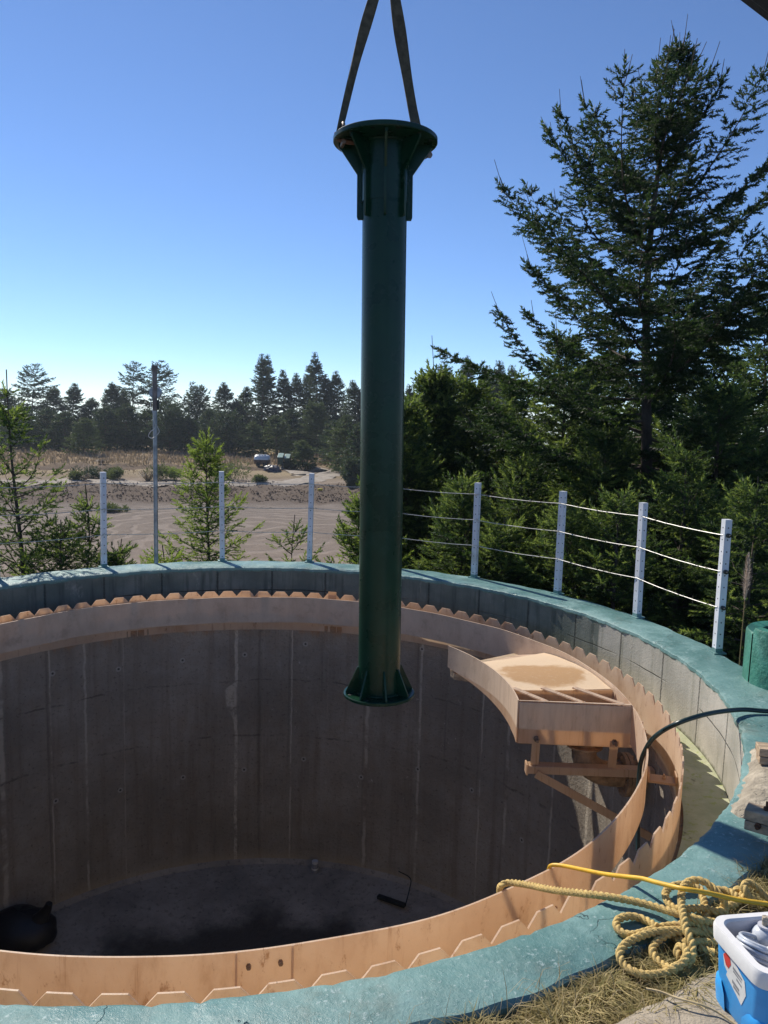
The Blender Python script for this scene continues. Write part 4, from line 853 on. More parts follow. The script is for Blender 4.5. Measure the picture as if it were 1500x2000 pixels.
# ------------------------------------------------------------------ shrubs, pampas, grasses
def leafy(name, label, p, w, h, mat, n, ls, seed, group=None):
    rng = np.random.default_rng(seed); th = thing(name, label, 'shrub', tuple(p), group); lobes = rng.normal(size=(6, 3))*[.45*w, .45*w, .12*h]+[0, 0, h*.55]
    k = rng.integers(0, 6, n); q = unit(rng.normal(size=(n, 3)))*rng.random((n, 1))**.4*np.array([w*.55, w*.55, h*.45]); O = lobes[k]+q; O[:, 2] = np.abs(O[:, 2])
    V = sprigs(O+np.array(p), unit(q)+rng.normal(size=(n, 3))*.5+[0, 0, .4], ls*rng.uniform(.6, 1.3, n), NEEDLE_FAR[1], rng)
    np_mesh('foliage', V, np.arange(len(V)).reshape(-1, 3), mat, None, th)
    ps = [np.array(p)+np.linspace(0, 1, 5)[:, None]*lobes[j] for j in range(6)]; wv, wf = tubes(ps, [np.linspace(.05, .015, 5)*max(.3, h*.4)]*6); np_mesh('stem', wv, wf, M['bark_pale'], None, th)
for i, (px, py, w, h, mt, lb) in enumerate([
    (150, 937, .9, 1.0, 'shrub', 'small grey shrub on the road edge left of the first post'), (182, 934, 1.5, 1.5, 'fir_far', 'dark rounded shrub just left of the first white post'),
    (212, 934, 1.0, 1.1, 'fir_far', 'dark shrub just right of the first white post'), (231, 935, 1.1, 1.2, 'shrub', 'pale green shrub between the first post and the pole'),
    (312, 937, 1.7, 2.0, 'shrub', 'dense green shrub right beside the metal pole'), (341, 936, 1.5, 1.5, 'fir_lit', 'bright green shrub right of the metal pole shrub'),
    (452, 941, 2.4, 2.8, 'shrub', 'large green scrub patch right of the second white post'), (428, 938, 1.6, 2.2, 'shrub', 'green scrub behind the second white post'), (505, 942, 1.0, .8, 'shrub', 'low scrub on the road edge below the silver tank trailer'),
    (576, 912, 1.1, 1.0, 'fir_far', 'dark low bush right of the green hoppers'), (560, 915, 1.2, .9, 'fir_far', 'dark bush in front of the green hoppers'), (686, 951, .7, .9, 'fir_far', 'tiny dark bush on the dirt beside the column'),
    (215, 1000, .9, .5, 'shrub', 'low green weeds on the dirt pad right of the first post')]):
    leafy('shrub', lb, ground(px, py), w*.8, h*.75, M[mt], 420, .32, 300+i)
def plume(mb, b, h, w, seed, n=260, m=0):
    rg = random.Random(seed)
    for k in range(n):
        t = rg.random(); p = b+Vector((0, 0, h*t)); a = rg.uniform(0, 6.28); r = w*(math.sin(math.pi*min(1, t*.85+.12)))*rg.uniform(.4, 1); l = h*rg.uniform(.1, .2)
        q = p+Vector((math.cos(a)*r, math.sin(a)*r, l*.8)); s = Vector((-math.sin(a), math.cos(a), 0))*w*.06; mb.add([p-s, p+s, q+Vector((0, 0, -l*.2))], [(0, 1, 2)], m)
for i, (px, py, h, lb) in enumerate([(166, 938, 1.7, 'pampas clump left of the first white post'), (195, 934, 2.2, 'pampas clump behind the first white post'), (289, 940, 3.3, 'pampas clump left of the metal pole'), (198, 905, 1.6, 'pampas clump up on the dry grass bank')]):
    p = ground(px, py); t = thing('pampas_clump', lb, 'grass clump', tuple(p)); rg = random.Random(i)
    for k in range(4 if i == 2 else 2):
        mb = MB(); b = p+Vector((rg.uniform(-.5, .5), rg.uniform(-.4, .4), h*.55)); plume(mb, b, h*.45, .17, k+i*9, 50); mb.build('plume', M['plume'], t, 0, fixn=False)
        st = MB(); st.tube([Vector((b.x, b.y, p.z)), b], .02, 5); st.build('stalk', M['litter'], t)
    mb = MB()
    for k in range(70):
        a = rg.uniform(0, 6.28); l = rg.uniform(.5, 1)*h*.4; q = p+Vector((math.cos(a), math.sin(a), 0))*.2; r = q+Vector((math.cos(a)*l*.6, math.sin(a)*l*.6, l*.8)); e = r+Vector((math.cos(a)*l*.5, math.sin(a)*l*.5, -l*.3)); s = Vector((-math.sin(a), math.cos(a), 0))*.05
        mb.add([q-s, q+s, r+s*.7, r-s*.7, e], [(0, 1, 2, 3), (3, 2, 4)])
    mb.build('leaves', M['drygrass'], t, 0, fixn=False)
pp = atd(1452, 1290, 5.95); pp.z = float(terrain_z(pp.x, pp.y)); tp = atd(1455, 1165, 5.95); PT = thing('pampas_plume', 'single tan pampas plume on a thin stalk beside the rightmost fence post', 'plume', tuple(pp))
mb = MB(); e = atd(1458, 1085, 5.95); mb.tube(catmull([pp, pp.lerp(tp, .5)+Vector((-.01, 0, 0)), tp, e], .05), .0035, 5); mb.build('stalk', M['litter'], PT)
mb = MB(); plume(mb, tp+Vector((0, 0, -.03)), e.z-tp.z+.03, .045, 3, 900); mb.build('plume', M['plume'], PT, 0, fixn=False)

def blades(name, P, h, w, lean, mat, label, cat, rng, kind=True):
    n = len(P); a = rng.random(n)*6.283; d = np.stack([np.cos(a), np.sin(a), np.zeros(n)], 1); s = np.stack([-np.sin(a), np.cos(a), np.zeros(n)], 1)*w[:, None]
    up = np.array([0, 0, 1.0]); m = P+d*(h*lean*.35)[:, None]+up*(h*.6*np.sqrt(np.clip(1-lean**2*.6, .05, 1)))[:, None]; t = P+d*(h*lean)[:, None]+up*(h*np.sqrt(np.clip(1-lean**2, .02, 1)))[:, None]
    V = np.stack([P-s, P+s, m-s*.8, m+s*.8, t], 1).reshape(-1, 3); o = np.arange(n)[:, None]*5; F = np.concatenate([o+[0, 1, 3], o+[0, 3, 2], o+[2, 3, 4]])
    ob = np_mesh(name, V, F, mat); return stuff(ob, label, cat) if kind else ob
rng = np.random.default_rng(31)
def ring_pts(n, r0, r1, a0, a1, z):
    r = rng.uniform(r0, r1, n); a = np.radians(rng.uniform(a0, a1, n)); return np.stack([C.x+r*np.sin(a), C.y+r*np.cos(a), np.full(n, z)], 1)
P = np.concatenate([ring_pts(30000, 3.40, 3.60, 145, 186, -.05), ring_pts(16000, 3.39, 3.68, 130, 148, -.05), ring_pts(3500, 3.42, 4.0, 118, 136, -.05)])
n = len(P); clump = .5+.5*np.sin(P[:, 0]*23+np.sin(P[:, 1]*19)*2); h = rng.uniform(.025, .085, n)*(.5+.8*clump); lean = np.where(rng.random(n) < .65, rng.uniform(.85, .997, n), rng.uniform(.4, .9, n)); h = h*np.where(lean > .85, 1.25, .75)
blades('grass', P, h, rng.uniform(.0008, .0024, n), lean, M['grass'], 'dry and green grass strip between the teal rim and the slab', 'grass', rng)
P = np.concatenate([ring_pts(70, 3.39, 3.50, 148, 172, -.04), ring_pts(60, 3.40, 3.6, 128, 140, -.04)]); n = len(P)
blades('dead_stalks', P, rng.uniform(.08, .2, n), rng.uniform(.0006, .0013, n), rng.uniform(.1, .85, n), M['litter'], 'thin dead grass stalks leaning over the teal rim', 'grass stalks', rng)
P = ring_pts(700, 3.36, 3.66, 128, 190, .012); n = len(P); P[:, 2] = np.where(np.hypot(P[:, 0]-C.x, P[:, 1]-C.y) > 3.39, -.03, .008)+rng.random(n)*.012
blades('straw_litter', P, rng.uniform(.03, .12, n), rng.uniform(.0006, .001, n), np.full(n, .985), M['litter'], 'loose straw lying on rim and slab edge', 'straw', rng)
P = ring_pts(700, 3.52, 4.4, 70, 100, 0); P[:, 2] = terrain_z(P[:, 0], P[:, 1]); n = len(P)
blades('weeds', P, rng.uniform(.2, .6, n), rng.uniform(.002, .005, n), rng.uniform(.2, .9, n), M['litter'], 'dry weeds in the shade outside the rim at right', 'weeds', rng)
def field():
    d = np.concatenate([rng.uniform(97, 103, 2500), rng.uniform(107.5, 128, 11000)]); a = np.radians(rng.uniform(-38, 6, len(d))); x, y = d*np.sin(a), d*np.cos(a)
    yard = (x > -19) & (d < 109); x, y = x[~yard], y[~yard]; P = np.stack([x, y, terrain_z(x, y)], 1); n = len(P); dd = np.hypot(x, y)
    blades('dry_grass', P, rng.uniform(.25, .75, n)*np.where(dd < 104, .35, 1), rng.uniform(.03, .08, n), rng.uniform(.1, .7, n), M['drygrass'], 'dry golden grass bank below the far trees', 'grass', rng)
    d = rng.uniform(76, 89, 5200); a = np.radians(rng.uniform(-34, 8, len(d))); x, y = d*np.sin(a), d*np.cos(a); P = np.stack([x, y, terrain_z(x, y)], 1); O = rng.normal(size=P.shape)
    V = sprigs(P, O, rng.uniform(.15, .5, len(P)), NEEDLE_FAR[2][:15], rng); m = plain('dark_clods', (.10, .072, .055), .95, 0, .3, 3, .02)
    stuff(np_mesh('earth_clods', V, np.arange(len(V)).reshape(-1, 3), m), 'dark turned earth clods along the edge of the dirt pad', 'earth')
field()

# ------------------------------------------------------------------ things far out in the field
def ovoid(mb, c, L, w, h, m=0, m2=1, n=20):                   # fat rounded tank body, long axis x
    V = []; prof = [(-.5, .0), (-.5, .55), (-.47, .78), (-.40, .93), (-.28, 1), (.28, 1), (.40, .93), (.47, .78), (.5, .55), (.5, .0)]
    for x, r in prof:
        for k in range(n): a = 2*math.pi*k/n; V.append((c[0]+x*L, c[1]+r*w/2*math.cos(a), c[2]+r*h/2*math.sin(a)))
    F = []; mm = []
    for j in range(len(prof)-1):
        for k in range(n): F.append((j*n+k, j*n+(k+1) % n, (j+1)*n+(k+1) % n, (j+1)*n+k)); mm.append(m if math.sin(2*math.pi*(k+.5)/n) > .12 else m2)
    o = len(mb.v); mb.v += V; mb.f += [tuple(i+o for i in f) for f in F]; mb.m += mm
p = ground(512, 912); D_ = p.xy.length; k = D_/FPX
TT = thing('tank_trailer', 'pale rounded tank trailer parked on the dry grass by the far trees', 'trailer', tuple(p))
mb = MB(); ovoid(mb, (p.x, p.y, p.z+.95), 30*k, 1.5, 1.35); mb.build('tank', [M['silver'], M['brownt']], TT, 40)
for x in (-.35, 0, .35): MB().box((p.x+x, p.y-.1, p.z+1.64), (.22, .4, .08)).build('hatch', M['silver'], TT, 0, .02)
for x in (-.45, .45):
    w = MB(); w.tube([(p.x+x, p.y-.62, p.z+.3), (p.x+x, p.y-.42, p.z+.3)], .3, 18); w.build('wheel', M['black'], TT)
for i, px in enumerate((548, 561)):
    p = ground(px, 912) if i == 0 else ground(px, 913); q = thing('hopper', 'left dark green hopper with pale lid right of the tank trailer' if i == 0 else 'right dark green hopper with pale lid left of the small young fir', 'hopper', tuple(p), 'green hoppers by the far trees')
    w = 9*k; mb = MB(); mb.add([(p.x-w/2, p.y-.6, p.z+.3), (p.x+w/2, p.y-.6, p.z+.3), (p.x+w/2, p.y+.6, p.z+.3), (p.x-w/2, p.y+.6, p.z+.3), (p.x-w/2*1.15, p.y-.7, p.z+1.2), (p.x+w/2*1.15, p.y-.7, p.z+1.2), (p.x+w/2*1.15, p.y+.7, p.z+1.65), (p.x-w/2*1.15, p.y+.7, p.z+1.65)], [(3,2,1,0),(4,5,6,7),(0,1,5,4),(1,2,6,5),(2,3,7,6),(3,0,4,7)]); mb.build('bin', M['dkgreen'], q, 0, .03)
    mb = MB(); mb.bar((p.x, p.y-.72, p.z+1.24), (p.x, p.y+.72, p.z+1.72), w*1.16, .06); mb.build('lid', M['palegreen'], q, 0, .02)
    for sx in (-.3, .3):
        w_ = MB(); w_.tube([(p.x+sx-.06, p.y-.4, p.z+.25), (p.x+sx+.06, p.y-.4, p.z+.25)], .25, 14); w_.build('wheel', M['black'], q)
p = ground(532, 919); mb = MB(); mb.blob((p.x, p.y, p.z+.05), (1.15, .7, .62), 22, 10, 0, .16, 4); tag(mb.build('tarp_heap', M['tarp'], None, 20), 'low heap under a dark navy tarp in front of the tank trailer', 'tarp')
p = ground(625, 959); mb = MB(); mb.tube([(p.x-.24, p.y, p.z+.13), (p.x+.24, p.y+.05, p.z+.16)], .13, 14); mb.tube([(p.x+.24, p.y+.05, p.z+.16), (p.x+.30, p.y+.05, p.z+.165)], .05, 10); tag(mb.build('yellow_drum', M['yellowp'], None, 40, .01), 'small yellow drum lying on the dirt pad', 'drum')
p = ground(683, 928); mb = MB(); mb.box((p.x, p.y, p.z+.35), (.12, .12, .7)); mb.box((p.x, p.y, p.z+.73), (.15, .15, .05)); tag(mb.build('marker_post', M['silver'], None, 0, .01), 'short white marker post at the road end beside the column', 'post')
p = ground(237, 925); mb = MB(); mb.box((p.x, p.y, p.z+.3), (.1, .1, .6)); mb.box((p.x, p.y, p.z+.62), (.13, .13, .04)); tag(mb.build('marker_post', M['silver'], None, 0, .01), 'tiny white marker post on the dry grass left of the metal pole', 'post')

# ------------------------------------------------------------------ near ground: slab, pad, lumber
def slab():
    mb = MB(); n = 90; V = []
    for i in range(n+1):
        a = 142+(222-142)*i/n; e = .012*math.sin(a*1.7)+.007*math.sin(a*5.3)+.005*math.sin(a*13)
        for r, z in ((3.555+e, -.08), (3.56+e, -.012), (3.575+e, -.002), (3.7, .0), (4.2, .0), (7.5, -.02)): V.append(tuple(pol(r, a, z)))
    mb.add(V, [(i*6+j, i*6+j+1, i*6+j+7, i*6+j+6) for i in range(n) for j in range(5)]); return struct(mb.build('concrete_slab', M['slab'], None, 40))
slab()
def pad():
    rg = random.Random(2); mb = MB(); na, nr = 26, 9; V = []
    for i in range(na+1):
        az = 113.2+(127.6-113.2)*i/na
        for j in range(nr+1):
            r = 3.165+(3.62-3.165)*j/nr; edge = min(i, na-i, j)/2.0; z = .052*min(1, max(0, edge)**.5)+rg.uniform(-.004, .004)+.003
            rr = r+(rg.uniform(-.01, .012) if j == 0 else 0); V.append(tuple(pol(rr, az+(rg.uniform(-.25, .25) if i in (0, na) else 0), z if edge > 0 else -.004)))
    mb.add(V, [(i*(nr+1)+j, i*(nr+1)+j+1, (i+1)*(nr+1)+j+1, (i+1)*(nr+1)+j) for i in range(na) for j in range(nr)]); return mb
tag(pad().build('concrete_patch', M['bare'], None, 60), 'rough bare concrete patch laid on the teal rim at right', 'concrete patch')
def lumber(pxs, label, h, w, bolts, z0=.05):
    a = at(*pxs[0], z0+h); b = at(*pxs[1], z0+h); d = (b-a).normalized(); s = Vector((-d.y, d.x, 0)); L = .34
    t = thing('lumber_block', label, 'lumber', tuple(a+d*.1+Vector((0, 0, -h))), 'bolted lumber blocks on the rim')
    mb = MB(); mb.bar(a+s*w/2-Vector((0, 0, h*.25)), a+s*w/2+d*L-Vector((0, 0, h*.25)), w, h*.5); mb.build('upper_board', M['wood'], t, 30, .004)
    mb = MB(); mb.bar(a+s*(w/2-.006)+d*.004-Vector((0, 0, h*.76)), a+s*(w/2-.006)+d*L-Vector((0, 0, h*.76)), w-.01, h*.46); mb.build('lower_board', M['wood'], t, 30, .004)
    for k in range(bolts):
        mb = MB()
        if k == 0: bolt(mb, a+d*.075+s*w*.6, (0, 0, 1), .013, .035)
        else: bolt(mb, a+d*.055-Vector((0, 0, h*.6)), -s, .013, .03)
        mb.build('bolt', M['rust'], t)
lumber([(1454, 1581), (1500, 1594)], 'weathered bolted lumber block at the near end of the concrete patch', .085, .085, 2)
lumber([(1484, 1462), (1520, 1466)], 'weathered lumber block at the far end of the concrete patch', .08, .09, 1)

# green round concrete riser outside the rim
gb = atd(1556, 1250, 5.75); gz = float(terrain_z(gb.x, gb.y)); gt = atd(1500, 1228, 5.6).z
GB = thing('green_riser', 'round green painted riser with slotted open top outside the rim', 'riser', (gb.x, gb.y, gz))
MB().revolve([(.31, gz-.1), (.31, gt-.02), (.30, gt), (.25, gt+.004), (.235, gt-.02), (.235, gz)], 48, 10, 262, c=(gb.x, gb.y, 0)).build('outer_shell', M['bin'], GB, 40)
MB().revolve([(.305, gz-.1), (.305, gt-.05), (.295, gt-.035), (.225, gt-.05), (.215, gt-.5)], 48, 266, 370, c=(gb.x, gb.y, 0)).build('front_panel', M['bin'], GB, 40)
mb = MB()
for i in range(9): mb.revolve([(.10, gt-.05-i*.022), (.118, gt-.058-i*.022), (.10, gt-.066-i*.022)], 28, c=(gb.x-.02, gb.y+.02, 0))
mb.build('ribbed_duct', M['galv'], GB, 20); MB().revolve([(.012, gt-.3), (.22, gt-.3)], 30, c=(gb.x, gb.y, 0)).build('dark_bottom', M['dark'], GB)

# ------------------------------------------------------------------ hose, ropes
def on_cyl(px, py, r, far):
    d = ray(px, py); A = d.x**2+d.y**2; B = -2*(d.x*C.x+d.y*C.y); c = C.x**2+C.y**2-r*r; q = math.sqrt(max(0, B*B-4*A*c)); t = (-B+(q if far else -q))/2/A
    return Vector((d.x*t, d.y*t, CAMH+d.z*t))
hp = [at(1590, 1392, .03), at(1500, 1389, .022), at(1450, 1386, .03), at(1400, 1391, .05), at(1360, 1400, .05), at(1325, 1412, .02), at(1295, 1427, -.06), at(1272, 1446, -.15)]
b = on_cyl(1258, 1470, 2.655, True); hp += [b, on_cyl(1251, 1492, 2.645, True), on_cyl(1248, 1520, 2.642, True), on_cyl(1246, 1560, 2.64, True), on_cyl(1246, 1660, 2.63, True)]
tag(MB().tube(catmull(hp, .012), .0135, 12).build('garden_hose', M['hose'], None, 60), 'dark green hose arching from the rim over the baffle into the tank', 'hose')
hp2 = [p+Vector((-.012, -.02, .004)) for p in hp[6:]]
tag(MB().tube(catmull([at(1300, 1427, -.062)]+hp2, .02), .004, 6).build('thin_cord', M['hose'], None, 60), 'thin dark cord running down beside the green hose', 'cord')
zz = lambda L: [at(x, y, z) for x, y, z in L]
ropeP = [
 [(977, 1760, -.5), (976, 1737, -.26), (980, 1729, -.195), (995, 1724, -.18), (1030, 1728, -.14), (1080, 1738, -.07), (1130, 1744, -.01), (1180, 1750, .025), (1236, 1760, .03), (1276, 1770, .035), (1312, 1781, .045), (1340, 1789, .05), (1372, 1798, .045), (1391, 1801, .03),
  (1415, 1806, .02), (1410, 1818, .02), (1388, 1819, .02), (1356, 1803, .03), (1332, 1806, .03), (1312, 1808, .02), (1288, 1812, .02), (1264, 1819, .02), (1236, 1826, .02), (1214, 1821, .02), (1204, 1808, .02), (1208, 1796, .022), (1224, 1790, .025), (1246, 1792, .02), (1266, 1800, .02), (1284, 1811, .028)],
 [(1420, 1778, .02), (1397, 1780, .02), (1376, 1775, .025), (1352, 1775, .03), (1330, 1777, .04), (1312, 1770, .035), (1302, 1757, .03), (1300, 1744, .03), (1309, 1733, .03), (1328, 1728, .03), (1352, 1728, .03), (1366, 1735, .03), (1372, 1748, .02), (1376, 1766, .015), (1378, 1786, .01), (1384, 1800, .01)],
 [(1406, 1784, .01), (1414, 1772, .025), (1413, 1759, .05), (1404, 1746, .075), (1390, 1732, .09), (1374, 1722, .10), (1358, 1719, .10), (1342, 1724, .095), (1333, 1737, .085), (1331, 1754, .075), (1332, 1774, .07), (1336, 1796, .065), (1340, 1816, .055), (1348, 1834, .045), (1353, 1856, .03), (1349, 1874, .015), (1340, 1883, .0)],
 [(1400, 1822, .01), (1388, 1820, .012), (1360, 1819, .015), (1320, 1817, .025), (1290, 1819, .03), (1260, 1825, .03), (1232, 1837, .022), (1216, 1850, .018), (1210, 1866, .01), (1218, 1884, .0), (1236, 1897, .0), (1260, 1904, .0), (1290, 1902, .0), (1316, 1894, .005), (1332, 1882, .015), (1341, 1868, .025), (1339, 1853, .028), (1328, 1849, .02), (1323, 1860, .01), (1329, 1873, .0)],
 [(1395, 1829, .0), (1366, 1822, .01), (1340, 1819, .022), (1312, 1822, .022), (1292, 1832, .015), (1278, 1846, .01), (1274, 1860, .005), (1282, 1874, .0), (1296, 1886, .0), (1312, 1891, .012), (1326, 1886, .012)],
 [(1398, 1840, .0), (1372, 1840, .0), (1348, 1841, .012), (1328, 1836, .0), (1316, 1830, -.01)], [(1366, 1851, .0), (1378, 1856, .0), (1396, 1862, .0)],
 [(1385, 1742, .01), (1400, 1738, .012), (1420, 1740, .015), (1434, 1748, .015), (1442, 1760, .012), (1428, 1768, .01), (1410, 1772, .01)],
 [(1470, 1765, .01), (1464, 1754, .03), (1457, 1742, .05), (1453, 1731, .06), (1462, 1724, .06), (1474, 1730, .05), (1484, 1740, .035), (1498, 1752, .02), (1520, 1758, .01)],
 [(1440, 1742, .01), (1434, 1746, .012), (1440, 1738, .02), (1450, 1741, .02), (1450, 1752, .015), (1458, 1760, .01), (1476, 1764, .01)]]
def rope_mesh():
    mb = MB()
    for L in ropeP: mb.tube(catmull(zz(L), .0028), .0138, 15, lobes=3, pitch=.062, depth=.38)
    return mb
tag(rope_mesh().build('twisted_rope', M['rope'], None, 0), 'thick twisted golden rope coiled on the near rim and hooked over the baffle', 'rope')
yc = [(1071, 1712, -.34), (1072, 1697, -.23), (1078, 1690, -.192), (1100, 1691, -.17), (1140, 1699, -.11), (1180, 1707, -.05), (1220, 1712, .01), (1254, 1716, .05), (1280, 1723, .075), (1330, 1735, .115), (1366, 1741, .115), (1400, 1748, .10), (1440, 1757, .085), (1500, 1766, .075), (1580, 1778, .04)]
tag(MB().tube(catmull(zz(yc), .012), .0082, 10).build('plastic_line', M['yellow'], None, 60), 'smooth bright yellow cord stretched from the baffle across the rope coil', 'cord')
st = [(1262, 1931, .004), (1290, 1937, .012), (1325, 1950, .02), (1365, 1961, .02), (1400, 1976, .012), (1450, 2010, .006)]
tag(MB().tube(catmull(zz(st), .01), .0034, 6).build('dry_stalk', M['twine'], None, 60), 'long pale dry stalk lying from the grass across the slab', 'stalk')

# ------------------------------------------------------------------ cooler and what is in it
CO = Vector((1.202, 2.098, .0)); CYAW = R_(9); cw, cl, ch = .365, .245, .24
CK = thing('cooler', 'open bright blue plastic cooler with white rim on the slab', 'cooler', tuple(CO))
MC = Matrix.Translation(CO) @ Matrix.Rotation(CYAW, 4, 'Z')
def rr(w, l, r, z, n=6):
    out = []
    for cx, cy, a0 in ((1, 1, 0), (-1, 1, 90), (-1, -1, 180), (1, -1, 270)):
        for k in range(n+1):
            a = R_(a0+90*k/n); out.append(MC @ Vector((cx*(w/2-r)+r*math.cos(a), cy*(l/2-r)+r*math.sin(a), z)))
    return out
def loft(rings, name, mat, parent, cap0=True, cap1=False, smooth=40):
    n = len(rings[0]); V = [p for r in rings for p in r]; F = [(j*n+k, j*n+(k+1) % n, (j+1)*n+(k+1) % n, (j+1)*n+k) for j in range(len(rings)-1) for k in range(n)]
    if cap0: F.append(tuple(reversed(range(n))))
    if cap1: F.append(tuple((len(rings)-1)*n+k for k in range(n)))
    return MB().add(V, F).build(name, mat, parent, smooth)
BO = loft([rr(cw-.055, cl-.055, .03, .004), rr(cw-.045, cl-.045, .032, .0), rr(cw-.035, cl-.035, .034, .012), rr(cw-.012, cl-.012, .036, ch-.046)], 'body', M['blue'], CK)
loft([rr(cw-.010, cl-.010, .036, ch-.050), rr(cw+.010, cl+.010, .042, ch-.048), rr(cw+.016, cl+.016, .044, ch-.012), rr(cw+.008, cl+.008, .042, ch), rr(cw-.030, cl-.030, .034, ch+.001), rr(cw-.040, cl-.040, .032, ch-.006)], 'rim', M['white_pl'], CK, False)
loft([rr(cw-.038, cl-.038, .032, ch-.006), rr(cw-.062, cl-.062, .03, .06), rr(cw-.07, cl-.07, .03, .045)], 'liner', M['inner_pl'], CK, False, True)
for sx, sy in ((-1, -1), (-1, 1), (1, -1), (1, 1)):                            # moulded corner feet
    mb = MB(); V = []; n = 8
    for z, o, sp in ((.0, .003, 1), (.05, .005, 1), (.075, .002, .8), (.085, -.008, .55)):
        for k in range(n+1):
            t = (k/n-.5)*2*sp; w2, l2, r = (cw-.030+z*.12)/2, (cl-.030+z*.12)/2, .034
            a = math.pi/4+t*math.pi/4; ex = abs(t) > .5
            q = Vector((sx*(w2-r+(r+o)*math.cos(a) - (.035*max(0, t-.4)*1.6)), sy*(l2-r+(r+o)*math.sin(a) - (.035*max(0, -t-.4)*1.6)), z)); V.append(MC @ q)
    mb.add(V, [(j*(n+1)+k, j*(n+1)+k+1, (j+1)*(n+1)+k+1, (j+1)*(n+1)+k) for j in range(3) for k in range(n)]); mb.build('corner_foot', M['blue'], CK, 60)
# paper label on the lit side
def on_side(y, z, o=.0012): return MC @ Vector((-(cw-.035+(z-.012)/(ch-.058)*.023)/2-o, y, z))
mb = MB(); mb.add([on_side(y, z) for y, z in ((.062, .165), (.045, .185), (.0, .178), (-.042, .158), (-.05, .12), (-.03, .075), (-.012, .085), (.02, .10), (.045, .112), (.04, .125), (.055, .135))], [tuple(range(11))])
SK = mb.build('paper_label', M['sticker'], CK, 0)
mb = MB(); mb.add([on_side(y, z, .002) for y, z in ((.060, .166), (.046, .183), (.028, .178), (.022, .160), (.034, .140), (.046, .142))], [tuple(range(6))]); mb.build('red_print', M['sticker_red'], SK, 0)
for y0, y1, z0, z1 in ((.012, -.03, .163, .155), (.010, -.028, .153, .147), (-.006, -.03, .140, .133), (.014, -.018, .122, .112), (.008, -.02, .110, .101)):
    mb = MB(); mb.add([on_side(y0, z0, .002), on_side(y1, z0-.006, .002), on_side(y1, z1-.004, .002), on_side(y0, z1, .002)], [(0, 1, 2, 3)]); mb.build('text_line', M['ink'], SK, 0)
h = [MC @ Vector(v) for v in ((-.10, -.09, ch-.03), (-.115, -.105, ch+.012), (-.118, -.128, ch+.012), (-.125, -.146, ch-.02), (-.13, -.150, ch-.055), (-.135, -.150, ch-.07))]
mb = MB(); P = catmull(h, .008)
for i in range(len(P)-1): mb.bar(P[i], P[i+1]+(P[i+1]-P[i])*.1, .017, .003, up=(.9, -.3, .3))
mb.build('handle_strap', M['tape'], CK, 40); c = MC @ Vector((-.128, -.149, ch-.05))
mb = MB(); mb.tube([c+Vector((.03*math.cos(k*math.pi/8), -.004+.006*math.sin(k*math.pi/8), -.008+.012*math.sin(k*math.pi/8)-.014*math.cos(k*math.pi/8))) for k in range(17)], .0028, 6); mb.build('strap_ring', M['tape'], CK)
cc = MC @ Vector((-.098, .012, .205)); Rm = Matrix.Rotation(R_(18), 4, 'Y') @ Matrix.Rotation(R_(-16), 4, 'X')
TC = thing('tubing_coil', 'coil of cloudy plastic tubing lying in the blue cooler', 'tubing', tuple(cc+Vector((0, 0, -.03))))
mb = MB(); pts = []
for i in range(420):
    a = i*2*math.pi/38; lay = int(i/76); r = .052-.006*(int(i/38) % 2)+.002*math.sin(a*.37); pts.append(cc+(Rm @ Vector((r*1.15*math.cos(a), r*math.sin(a), -.026+lay*.0095+.002*math.sin(a*1.3)))))
mb.tube(pts, .0055, 7); mb.build('coils', M['tubing'], TC, 60)
mb = MB(); tl = [pts[-1], cc+Vector((.03, -.045, .03)), cc+Vector((.045, -.07, .0)), cc+Vector((.075, -.085, -.03))]; mb.tube(catmull(tl, .01), .006, 7); mb.tube([cc+Vector((-.002, -.05, .035)), cc+Vector((.02, -.052, .042))], .011, 12); mb.build('free_end', M['white_pl'], TC, 60)
jc = MC @ Vector((-.045, .07, .2)); JG = thing('plastic_bulb', 'grey round plastic bulb with a stub on top in the cooler', 'bulb', tuple(jc+Vector((0, 0, -.04))))
mb = MB(); mb.blob(jc, (.037, .037, .036), 20, 12); mb.build('ball', M['tubing'], JG, 80)
mb = MB(); mb.tube([jc+Vector((0, 0, .034)), jc+Vector((0, 0, .040))], .020, 16); mb.build('collar', M['inner_pl'], JG); mb = MB(); mb.tube([jc+Vector((0, 0, .040)), jc+Vector((-.002, 0, .066))], .0085, 12); mb.build('stub', M['bare'], JG)

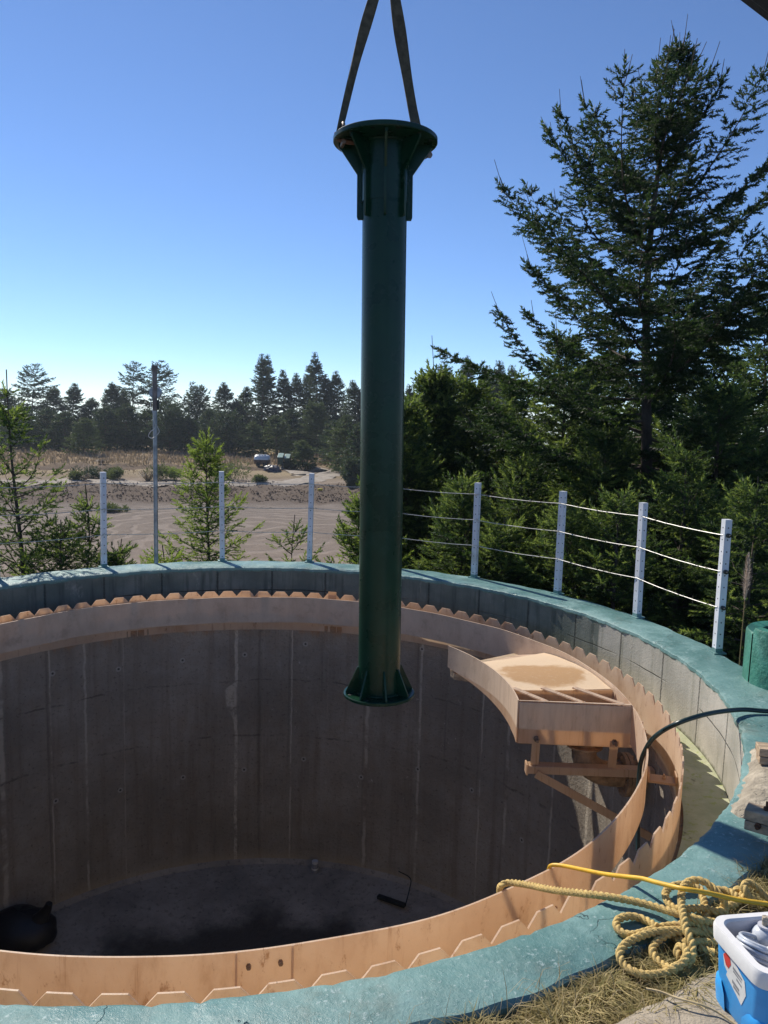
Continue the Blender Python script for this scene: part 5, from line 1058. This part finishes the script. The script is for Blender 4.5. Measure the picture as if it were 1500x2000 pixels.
# ------------------------------------------------------------------ things down in the tank
p = on_cyl(615, 1702, RW-.12, True); p.z = ZF; t = thing('paint_can', 'small can standing on the dark tank floor by the far wall', 'can', tuple(p))
mb = MB(); mb.tube([p+Vector((0, 0, .0)), p+Vector((0, 0, .10))], .035, 18); mb.build('can_body', M['ink'], t, 40); mb = MB(); mb.tube([p+Vector((0, 0, .10)), p+Vector((0, 0, .125))], .033, 18); mb.build('lid', M['silver'], t, 40)
mb = MB(); mb.tube([p+Vector((0, 0, .035)), p+Vector((0, 0, .05))], .0365, 18); mb.build('band', M['silver'], t, 40)
a = on_cyl(738, 1747, RW-.35, True); b = on_cyl(792, 1752, RW-.35, True); a.z = ZF+.02; b.z = ZF+.02; c = on_cyl(800, 1738, RW-.05, True); c.z = ZF+.12
t = thing('scraper', 'dark long headed scraper lying on the tank floor at right', 'tool', tuple((a+b)/2))
mb = MB(); mb.bar(a, b, .05, .035); mb.build('head', M['black'], t, 0, .005); mb = MB(); mb.tube(catmull([b, b.lerp(c, .5)+Vector((.02, 0, .04)), c, c+Vector((-.12, .02, .06))], .02), .006, 8); mb.build('handle', M['black'], t)
a = on_cyl(38, 1850, RW-.2, True); a.z = ZF-.0; t = thing('black_lump', 'black rounded pump with upright neck on the tank floor at far left', 'lump', tuple(a))  # plain black rounded form with a tapering neck
mb = MB(); mb.blob((a.x, a.y, a.z+.12), (.34, .25, .19), 22, 12, 0, .05, 5); mb.build('lump_body', M['boom'], t, 60); mb = MB(); mb.tube([a+Vector((.14, -.02, .16)), a+Vector((.22, -.02, .27)), a+Vector((.275, -.02, .36)), a+Vector((.29, -.02, .41))], [.12, .065, .038, .03], 14); mb.build('neck', M['boom'], t, 50)

# dark boom whose underside just enters the top right corner
a = atd(1462, -52, 2.2); b = atd(1560, 22, 2.2); d = (b-a).normalized(); n_ = Vector((-d.z, 0, d.x)) if d.x > 0 else Vector((d.z, 0, -d.x))
mb = MB(); mb.bar(a-d*.4+n_*.10, b+d*.5+n_*.10, .12, .2, up=n_); mb.bar(a-d*.4+n_*.004, b+d*.5+n_*.004, .18, .008, up=n_); tag(mb.build('machine_boom', M['boom'], None, 30, .003), 'dark machine boom edge crossing the top right corner', 'boom')

# ------------------------------------------------------------------ thin summer haze
hm = bpy.data.materials.new('haze'); hm.use_nodes = True; nt = hm.node_tree; nt.nodes.remove(nt.nodes['Principled BSDF'])
pv = nt.nodes.new('ShaderNodeVolumePrincipled'); pv.inputs['Color'].default_value = (.80, .88, 1, 1); pv.inputs['Density'].default_value = .00028; pv.inputs['Anisotropy'].default_value = .35
nt.links.new(pv.outputs[0], nt.nodes['Material Output'].inputs['Volume'])
hz = MB().box((0, 90, 8), (700, 420, 60)).build('haze', hm, None, 0); stuff(hz, 'thin pale summer haze', 'haze')
